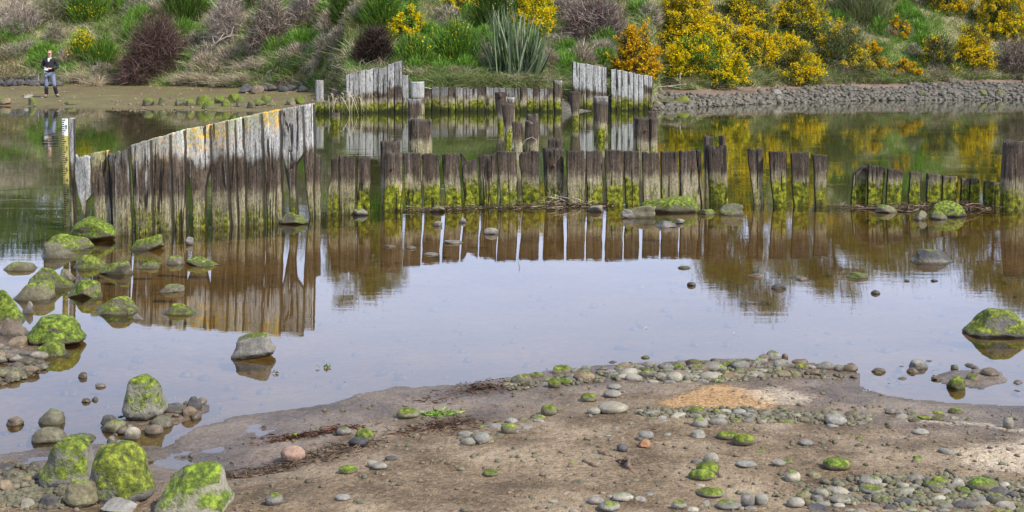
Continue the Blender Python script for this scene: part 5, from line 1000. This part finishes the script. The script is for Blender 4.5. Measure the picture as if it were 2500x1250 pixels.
scrap(2118, 957, .012, [(.75, .75, .76)], 'white shell fragment at the wet edge right of the beach', 'shell', 'shell', 6)

# grass
def mask(px, py, ells):
    m = np.zeros_like(px)
    for (cx, cy, rx, ry) in ells: m = np.maximum(m, np.exp(-(((px - cx) / rx) ** 2 + ((py - cy) / ry) ** 2)))
    return m
GE = [(1120, 190, 120, 26), (1280, 195, 90, 20), (760, 98, 95, 34), (90, 110, 85, 34), (490, 88, 30, 30), (690, 20, 60, 20), (1100, 170, 80, 45), (1065, 120, 40, 60), (1368, 110, 26, 60), (1400, 140, 20, 50), (2240, 100, 60, 40), (2190, 150, 50, 30), (2320, 20, 60, 30), (560, 8, 80, 22), (40, 60, 50, 20), (1600, -10, 60, 30), (2060, 150, 20, 40), (1000, 140, 50, 30), (290, 180, 20, 10)]
def grass_pts(N, rs, pxa, pxb):
    px = rs.uniform(pxa, pxb, N); Df = np.interp(px, TP, TF); D = Df - .1 + rs.rand(N) ** 1.25 * 15; X = (px - XC) * D / F; z = terrain(X, D); return px, X, D, z
def grass(name, N, seed, kindf, label):
    rs = np.random.RandomState(seed); px, X, D, z = grass_pts(N, rs, -260, 2760); _, py = w2px(X, D, z); g = mask(px, py, GE) + .28 * fbm(X * .45, D * .45, 4.)
    k = (g > .38 + .12 * rs.randn(N)) if kindf == 'green' else (g < .5 + .15 * rs.randn(N)); k &= fbm(X * 1.3, D * 1.3, seed) > rs.uniform(-1.1, .2, N)
    if kindf == 'green': k |= (fbm(X * .8, D * .8, 7.7) > .12)
    P = np.stack([X, D, z - .02], 1)[k]; n = len(P); ppx, ppy = px[k], py[k]
    if kindf == 'green': C = pal(GREEN + [(.2, .42, .05), (.14, .35, .03)], n, rs, .25); L = rs.uniform(.2, .55, n)
    else:
        C = pal(STRAW + GREYB[:1] + OLIVE + GREEN[:2], n, rs, .3); L = rs.uniform(.2, .75, n)
        br = fbm(P[:, 0] * .5, P[:, 1] * .5, 12.)[:, None]; C = np.where(br > .12, C * [.62, .5, .42], C); ctr = np.clip(1 - np.abs(ppx - 1220) / 330, 0, 1)[:, None] ; C = np.where(rs.rand(n, 1) < ctr * .6, pal([(.2, .24, .08), (.34, .33, .17), (.12, .19, .05)], n, rs), C)
    lean = np.stack([fbm(P[:, 0] * 2.2, P[:, 1] * 2.2, 2.) * 1.3 + rs.randn(n) * .3, fbm(P[:, 0] * 2.2, P[:, 1] * 2.2, 5.) - .4, np.zeros(n)], 1)
    v, f, c = blades(P, np.array([0, 0, 1.]) + lean * .6 + rs.randn(n, 3) * .3, L, rs.uniform(.014, .026, n), lean * L[:, None] * .8 - np.array([0, 0, .3]) * L[:, None] + rs.randn(n, 3) * .05, C, 2, rs)
    tag(mesh_obj(name, v, f, M['leaf'], col=c, smooth=False), label, 'grass', None, 'stuff')
grass('green_grass', 190000, 21, 'green', 'fresh green grass in patches on the far bank')
grass('dry_grass', 140000, 22, 'dry', 'dry straw coloured grass and bracken covering the far bank')
# long straw tussocks along the foot of the bank
def tussocks():
    rs = np.random.RandomState(33); P, C, L, B = [], [], [], []
    spots = [(x, 207 + 5 * math.sin(x), .75) for x in list(range(440, 620, 24)) + [180, 205, 235, 262]] + [(x, 212, .7) for x in range(1050, 1345, 22)] + [(x, 190, .6) for x in range(1010, 1340, 40)] + [(x, 206 + 8 * math.sin(x * .37) - (x - 1640) * .018, .5) for x in range(1640, 2520, 26)] + [(x, 190, .6) for x in (2040, 2065, 2090, 2280, 2300)] + [(x, 175, .7) for x in (480, 530, 590, 640, 2460, 2500)] + [(1440, 140, .8), (1470, 130, .8), (1420, 120, .8), (1455, 105, .8), (1500, 125, .6), (700, 150, .7), (660, 165, .7), (780, 165, .6)]
    for (x, y, h) in spots:
        X, D, z = march(x, y); n = 190; P.append(np.array([X, D, z]) + rs.randn(n, 3) * [.16, .12, 0]); d = rs.randn(n, 3) * [.5, .5, 0] + [0, -.1, .8]; B.append(np.concatenate([d[:, :2] * h * .8, np.full((n, 1), -.45 * h)], 1)); L.append(h * rs.uniform(.6, 1.2, n)); C.append(pal(STRAW + [(.45, .38, .25)] if x < 1000 or rs.rand() < .2 else [(.2, .25, .08), (.33, .32, .17), (.14, .2, .05)], n, rs))
    P, C, L, B = map(np.concatenate, (P, C, L, B)); dr = B * [.6, .6, 0] / np.maximum(L, .1)[:, None] + [0, 0, 1.]
    v, f, c = blades(P, dr, L, np.full(len(P), .02), B, C, 3, rs); tag(mesh_obj('tussock_grass', v, f, M['leaf'], col=c, smooth=False), 'long arching tussock grass along the foot of the far bank', 'grass', None, 'stuff')
tussocks()
def hanging_roots():
    rs = np.random.RandomState(4); X, D, z = (845 - XC) * 38.5 / F, 38.5, .55; n = 60; P = np.array([X, D, z]) + rs.randn(n, 3) * [.35, .1, .06]; dr = rs.randn(n, 3) * [.5, .3, .2] + [0, -.5, .4]
    v, f, c = blades(P, dr, rs.uniform(.2, .5, n), np.full(n, .022), np.stack([rs.randn(n) * .2, -np.full(n, .1), -rs.uniform(.5, 1., n)], 1), pal(STRAW + OLIVE, n, rs), 4, rs)
    tag(mesh_obj('hanging_grass', v, f, M['leaf'], col=c, smooth=False, origin=(X, D, 0)), 'clump of grass drooping over the low timber sill by the far left wall', 'plant')
hanging_roots()

# trees on the crest; the picture shows them only mirrored in the pool
M['bark'] = plain('tree_bark', (.13, .1, .075), .9, nscale=6, var=.4)
def tree(px, D, w, top, label, seed, cols=DARKG + OLIVE, conif=.3, n=9000, low=.25):
    rs = np.random.RandomState(seed); X = (px - XC) * D / F; z = float(terrain(X, D)); h = top - z; root = empty('pine_tree' if conif > .5 else 'willow_tree', (X, D, z)); tag(root, label, 'tree', 'trees beyond the far bank')
    pts = [(X + .15 * math.sin(k + seed), D, z - .3 + (h * .9) * k / 6) for k in range(7)]; V, q, t = tube(pts, np.linspace(.24, .04, 7), 10); mesh_obj('trunk', V, [q, t], M['bark'], root)
    K = 44; Vs = []; cen = []
    off = 0; Qs = []; Ts = []
    for k in range(K):
        t_ = rs.uniform(low, 1); zz = z + h * t_; r = w / 2 * ((1 - t_) * 1.35 if conif > .5 else math.sqrt(max(.05, 1 - ((t_ - .58) / .46) ** 2))) * rs.uniform(.45, 1.08) + .12; a = rs.rand() * 6.28
        c = np.array([X + r * math.cos(a), D + r * math.sin(a), zz]); cen.append(c); V, q, t3 = tube([(X, D, zz - r * .4), tuple((np.array([X, D, zz - r * .2]) + c) / 2), tuple(c)], [.06, .035, .012], 5); Vs.append(V); Qs.append(q + off); Ts.append(t3 + off); off += len(V)
    mesh_obj('branches', np.concatenate(Vs), [np.concatenate(Qs), np.concatenate(Ts)], M['bark'], root)
    cen = np.array(cen); k = rs.randint(K, size=n); P = cen[k] + rs.randn(n, 3) * [.42, .42, .34] * (w / 4.6); C = pal(cols, n, rs); v, f, c = cards(P, rs.uniform(.1, .24, n), C, rs, .5); mesh_obj('crown', v, f, M['leaf'], root, col=c, smooth=False)
def rtop(y, D): return (y - Y0) * D / F - H0
tree(866, 84, 3.8, rtop(735, 84), 'tree mirrored below the short plank group, left of two', 1, conif=.3, n=12000)
tree(935, 86, 3.4, rtop(722, 86), 'tree mirrored below the short plank group, right of two', 2, conif=.3, n=9000)
tree(820, 88, 2.2, rtop(690, 88), 'small thin tree mirrored at the corner of the tall wall', 3, conif=.8, n=3500)
OLT = OLIVE + [(.16, .13, .05)]
tree(1830, 82, 5.2, rtop(752, 82), 'broad tree mirrored at the middle right of the pool', 4, OLT, n=14000)
tree(1772, 84, 3.4, rtop(700, 84), 'thin tree mirrored just right of the level plank row', 5, OLT, n=6000)
tree(1960, 85, 4.6, rtop(690, 85), 'airy tree mirrored between the two right hand crowns', 6, OLT, n=6500)
tree(2040, 84, 4.0, rtop(716, 84), 'tree mirrored above the small dark pool stones', 7, OLT, n=9000)
tree(2180, 85, 5.4, rtop(664, 85), 'low tree mirrored left of the flat topped rock', 8, OLT, n=11000)
tree(2300, 85, 5.4, rtop(650, 85), 'low tree mirrored around the flat topped rock', 9, OLT, n=11000)
tree(2420, 83, 4.6, rtop(700, 83), 'tree mirrored near the right edge of the pool', 10, OLT, n=10000)
tree(2490, 84, 4.6, rtop(748, 84), 'tallest tree mirrored at the right edge of the pool', 11, OLT, n=12000)
tree(2120, 90, 5, rtop(640, 90), 'background tree mirrored behind the right hand crowns', 12, OLT, n=8000)
for k, (x, y, w_) in enumerate([(-180, 640, 7), (-60, 620, 7), (40, 600, 7), (130, 610, 6), (230, 640, 5), (330, 600, 6), (440, 640, 6), (560, 600, 6), (680, 620, 6)]):
    tree(x, 88, w_, rtop(y, 88), 'dark tree behind the left bank, mirrored in the dark left water', 30 + k, DARKG, n=9000)

# ------------------------------------------------------------------ water gauge
M['white_paint'] = plain('gauge_white', (.72, .73, .72), .5, nscale=60, var=.12); M['yellow_paint'] = plain('gauge_yellow', (.38, .33, .1), .6, nscale=50, var=.2); M['black_paint'] = plain('gauge_black', (.025, .025, .025), .6)
def boxarr(c, s, rot=0.):
    v = np.array([(x, y, z) for x in (-.5, .5) for y in (-.5, .5) for z in (-.5, .5)]) * s; cr, sr = math.cos(rot), math.sin(rot); v = np.stack([v[:, 0] * cr - v[:, 1] * sr, v[:, 0] * sr + v[:, 1] * cr, v[:, 2]], 1) + c
    return v, np.array([[0, 1, 3, 2], [4, 6, 7, 5], [0, 4, 5, 1], [2, 3, 7, 6], [0, 2, 6, 4], [1, 5, 7, 3]])
def boxes(lst):
    V, Q_, off = [], [], 0
    for b in lst: v, f = boxarr(*b); V.append(v); Q_.append(f + off); off += len(v)
    return np.concatenate(V), np.concatenate(Q_)
def gauge():
    D = gD(552); s = D / F; X = (175 - XC) * s; root = empty('water_level_gauge', (X, D, 0)); tag(root, 'upright tide gauge board on a pale post at the left end of the tall wall', 'gauge'); top = H0 - (288 - Y0) * s
    lean = 5.5 * s / top
    V, Fq, c, c2 = plank_mesh([(166, 288), (173, 552)], [(179, 288), (184, 552)], 552, 901, jag=.002, thick=.07, D=D, moss=.5, pale=1., pbot=.5, wav=.001); c2[:, 0] = 0
    mesh_obj('gauge_post', V, Fq, M['wood'], root, col=c, col2=c2)
    def at(z, off): return X - 16 * s * 1. + off + 4.5 * s - (z - 0) * lean + .012
    w_ = 13 * s; zs = [(-.15, top - .165, 'yellow_paint', 'yellow_scale'), (top - .165, top - .005, 'white_paint', 'white_scale')]
    for z0, z1, m, nm in zs:
        x0, x1 = at(z0, 0), at(z1, 0); v = np.array([(xx + dx, D - .028 + dy, zz) for (xx, zz) in ((x0, z0), (x1, z1)) for (dx, dy) in ((-w_ / 2, -.012), (w_ / 2, 0.), (w_ / 2, .006), (-w_ / 2, -.006))])
        f = np.array([[0, 1, 5, 4], [1, 2, 6, 5], [2, 3, 7, 6], [3, 0, 4, 7], [0, 3, 2, 1], [4, 5, 6, 7]]); plate = mesh_obj(nm, v, f, M[m], root, smooth=False)
        v, q = [], []
        bl = []; z = math.ceil(max(z0, .02) * 50) / 50
        while z < z1 - .012:
            k = round(z * 50); ln = w_ * (.62 if k % 5 == 0 else .38); bl.append(((at(z, 0) - w_ / 2 + ln / 2 + .001, D - .042 + .012 * ln / w_ / 2, z), (ln, .003, .008), .24)); z += .02
        z = math.ceil(max(z0, .05) * 10) / 10 + .035; dg = 0       # digits as small strokes on the right half
        SEG = {0: 'abcdef', 1: 'bc', 2: 'abged', 3: 'abgcd', 4: 'fgbc', 5: 'afgcd', 6: 'afgedc', 7: 'abc', 8: 'abcdefg', 9: 'abcdfg'}
        while z < z1 - .04:
            d_ = int(round((z - .035) * 10)) % 10; cx = at(z, 0) + w_ * .2; a_, b_ = .007, .016; yy = D - .036
            for sg in SEG[d_]:
                o_ = {'a': (0, b_, 1), 'g': (0, 0, 1), 'd': (0, -b_, 1), 'f': (-a_, b_ / 2, 0), 'b': (a_, b_ / 2, 0), 'e': (-a_, -b_ / 2, 0), 'c': (a_, -b_ / 2, 0)}[sg]
                bl.append(((cx + o_[0], yy, z + o_[1]), (a_ * 2 if o_[2] else .0035, .003, .0035 if o_[2] else b_), .24))
            z += .1
        v, q = boxes(bl); o = mesh_obj('scale_marks', v - np.array(root.location), q, M['black_paint'], smooth=False); o.parent = plate
gauge()

# ------------------------------------------------------------------ person
M['skin'] = plain('skin', (.55, .33, .25), .6, nscale=20, var=.08); M['jacket'] = plain('dark_jacket', (.018, .02, .022), .75, nscale=30, var=.3); M['trousers'] = plain('grey_blue_trousers', (.17, .19, .26), .85, nscale=25, var=.15)
M['boots'] = plain('black_gaiters', (.012, .012, .018), .6); M['shoes'] = plain('muddy_shoes', (.16, .13, .1), .85); M['hair'] = plain('sandy_hair', (.24, .14, .07), .7, nscale=80, var=.3); M['shirt'] = plain('white_shirt', (.7, .7, .72), .8, nscale=10, var=.05); M['lens'] = plain('dark_lens', (.02, .015, .015), .2)
def skin(name, verts, edges, radii, mat, parent, root=0, sub=2):
    me = bpy.data.meshes.new(name); me.from_pydata([tuple(v) for v in verts], edges, []); o = bpy.data.objects.new(name, me); COL.objects.link(o); o.modifiers.new('skin', 'SKIN'); ss = o.modifiers.new('subdivision', 'SUBSURF'); ss.levels = sub; ss.render_levels = sub
    if not me.skin_vertices: 
        bm = bmesh.new(); bm.from_mesh(me); bm.verts.layers.skin.verify(); bm.to_mesh(me); bm.free()
    for i_, sv in enumerate(me.skin_vertices[0].data): r = radii[i_]; sv.radius = r if hasattr(r, '__len__') else (r, r); sv.use_root = (i_ == root)
    dg = bpy.context.evaluated_depsgraph_get(); m2 = bpy.data.meshes.new_from_object(o.evaluated_get(dg)); o.modifiers.clear(); o.data = m2; m2.name = name; m2.materials.clear(); m2.materials.append(mat)
    for p in m2.polygons: p.use_smooth = True
    o.parent = parent; return o
def chain(js, base=None):
    pass
def person():
    X, D, z = march(122, 238); root = empty('person', (X, D, z)); tag(root, 'person in dark jacket, grey trousers and black boots looking down at something in the hands', 'person')
    root.scale = (1.0, 1.0, 1.0)
    V, E, Rd = [], [], []
    def add(p, r, par=None): V.append(p); Rd.append(r); (E.append((par, len(V) - 1)) if par is not None else None); return len(V) - 1
    pel = add((0.0, 0, .9), (.15, .1)); bel = add((0, -.01, 1.06), (.145, .1), pel); ch = add((0, 0, 1.25), (.17, .11), bel); up = add((0, .01, 1.38), (.14, .085), ch); nk = add((0, 0, 1.475), .052, up); hd0 = add((0, -.03, 1.53), .062, nk); hd1 = add((0, -.04, 1.6), (.074, .09), hd0); hd2 = add((0, -.03, 1.675), (.074, .09), hd1); hd3 = add((0, -.02, 1.72), .05, hd2)
    for sx, el, wr in ((-1, (-.29, .02, 1.13), (-.13, -.21, 1.1)), (1, (.28, .02, 1.12), (.09, -.22, 1.07))):
        sh = add((sx * .19, .01, 1.4), .06, up); e_ = add(el, .043, sh); w_ = add(wr, .027, e_); dirx = np.array([-sx * .6, -.35, -.1]); dirx /= np.linalg.norm(dirx); w_np = np.array(wr)
        pm = add(tuple(w_np + dirx * .05), (.034, .018), w_)
        for k in range(4):
            o_ = np.array([0, -.01, .028 - .018 * k]); L_ = (.03, .034, .032, .025)[k]; f0 = add(tuple(w_np + dirx * .085 + o_), .0095, pm); f1 = add(tuple(w_np + dirx * (.085 + L_) + o_ + [0, .005, -.008]), .0085, f0); add(tuple(w_np + dirx * (.085 + L_ + .012) + o_ + [0, .022, -.02]), .0075, f1)
        t0 = add(tuple(w_np + dirx * .045 + [0, -.01, .04]), .011, pm); add(tuple(w_np + dirx * .08 + [0, -.02, .055]), .009, t0)
    LEG = (((-.1, 0, .86), (-.125, -.03, .48), (-.135, .0, .1), (-.14, -.13, .04)), ((.1, 0, .86), (.16, -.03, .5), (.235, .06, .12), (.34, -.01, .05)))
    for hp, kn, an, to in LEG: h_ = add(hp, .088, pel); k_ = add(kn, .058, h_); a_ = add(an, .04, k_); add(to, .036, a_)
    skin('body', V, E, Rd, M['skin'], root)
    skin('jacket', [(0, 0, .84), (0, 0, .98), (0, -.01, 1.12), (0, 0, 1.26), (0, .01, 1.39), (0, .015, 1.46), (-.2, .01, 1.4), (-.3, .02, 1.13), (-.15, -.19, 1.1), (.2, .01, 1.4), (.29, .02, 1.12), (.11, -.2, 1.075)],
         [(0, 1), (1, 2), (2, 3), (3, 4), (4, 5), (4, 6), (6, 7), (7, 8), (4, 9), (9, 10), (10, 11)], [(.17, .12), (.185, .13), (.185, .135), (.2, .14), (.16, .11), (.085, .07), .085, .068, .05, .085, .068, .05], M['jacket'], root)
    skin('trousers', [(0, 0, .9)] + [p for l in LEG for p in (l[0], tuple((np.array(l[0]) + l[1]) / 2), l[1], tuple(np.array(l[1]) * .7 + np.array(l[2]) * .3))], [(0, 1), (1, 2), (2, 3), (3, 4), (0, 5), (5, 6), (6, 7), (7, 8)], [(.165, .12), .105, .092, .078, .07, .105, .092, .078, .07], M['trousers'], root)
    for l in LEG:
        skin('boot', [tuple(np.array(l[1]) * .85 + np.array(l[2]) * .15), tuple(np.array(l[1]) * .5 + np.array(l[2]) * .5), tuple(np.array(l[2]) - [0, 0, .03])], [(0, 1), (1, 2)], [.08, .076, .068], M['boots'], root)
        skin('shoe', [tuple(np.array(l[2]) + [0, .05, -.05]), tuple(np.array(l[2]) + [0, 0, -.05]), l[3], tuple(np.array(l[3]) + (np.array(l[3]) - np.array(l[2])) * [.35, .35, 0])], [(0, 1), (1, 2), (2, 3)], [.052, .062, .052, .04], M['shoes'], root)
    skin('hair', [(0, .035, 1.6), (0, .02, 1.69), (0, -.05, 1.745)], [(0, 1), (1, 2)], [(.088, .07), (.1, .095), (.085, .07)], M['hair'], root)
    P0 = np.array(root.location)
    def part(nm, lst, mat): v, q = boxes(lst); o = mesh_obj(nm, v, q, M[mat], smooth=False); o.parent = root; return o
    part('sunglasses', [((-.034, -.128, 1.635), (.05, .012, .03), 0), ((.034, -.128, 1.635), (.05, .012, .03), 0), ((0, -.128, 1.642), (.03, .008, .008), 0), ((-.072, -.085, 1.64), (.006, .09, .01), 0), ((.072, -.085, 1.64), (.006, .09, .01), 0)], 'lens')
    v, q = boxes([((0, 0, 0), (1, 1, 1), 0)]); v = np.array([(-.045, -.118, 1.46), (.045, -.118, 1.46), (0.005, -.155, 1.33), (-.02, -.155, 1.33), (-.045, -.06, 1.46), (.045, -.06, 1.46), (.005, -.12, 1.33), (-.02, -.12, 1.33)]); o = mesh_obj('shirt', v, np.array([[0, 1, 2, 3], [0, 4, 5, 1], [1, 5, 6, 2], [2, 6, 7, 3], [3, 7, 4, 0], [4, 7, 6, 5]]), M['shirt'], smooth=False); o.parent = root
    nose = skin('nose', [(0, -.12, 1.625), (0, -.142, 1.6)], [(0, 1)], [.01, .014], M['skin'], root, sub=1); skin('mouth', [(-.02, -.124, 1.562), (.02, -.124, 1.562)], [(0, 1)], [.006, .006], M['pink'], root, sub=1)
    for sx in (-1, 1): skin('ear', [(sx * .078, -.03, 1.63), (sx * .08, -.025, 1.605)], [(0, 1)], [.014, .012], M['skin'], root, sub=1)
    v, q = boxes([((-.04, -.3, 1.045), (.13, .035, .07), 0), ((-.07, -.325, 1.045), (.045, .03, .045), 0)]); o = mesh_obj('hand_camera', v + P0, q, M['shirt'], smooth=False, origin=(P0[0] - .02, P0[1] - .27, P0[2] + 1.05)); tag(o, 'small silvery device held in front of the person', 'camera')
person()
print('objects', len(bpy.data.objects), 'faces', sum(len(m.polygons) for m in bpy.data.meshes))
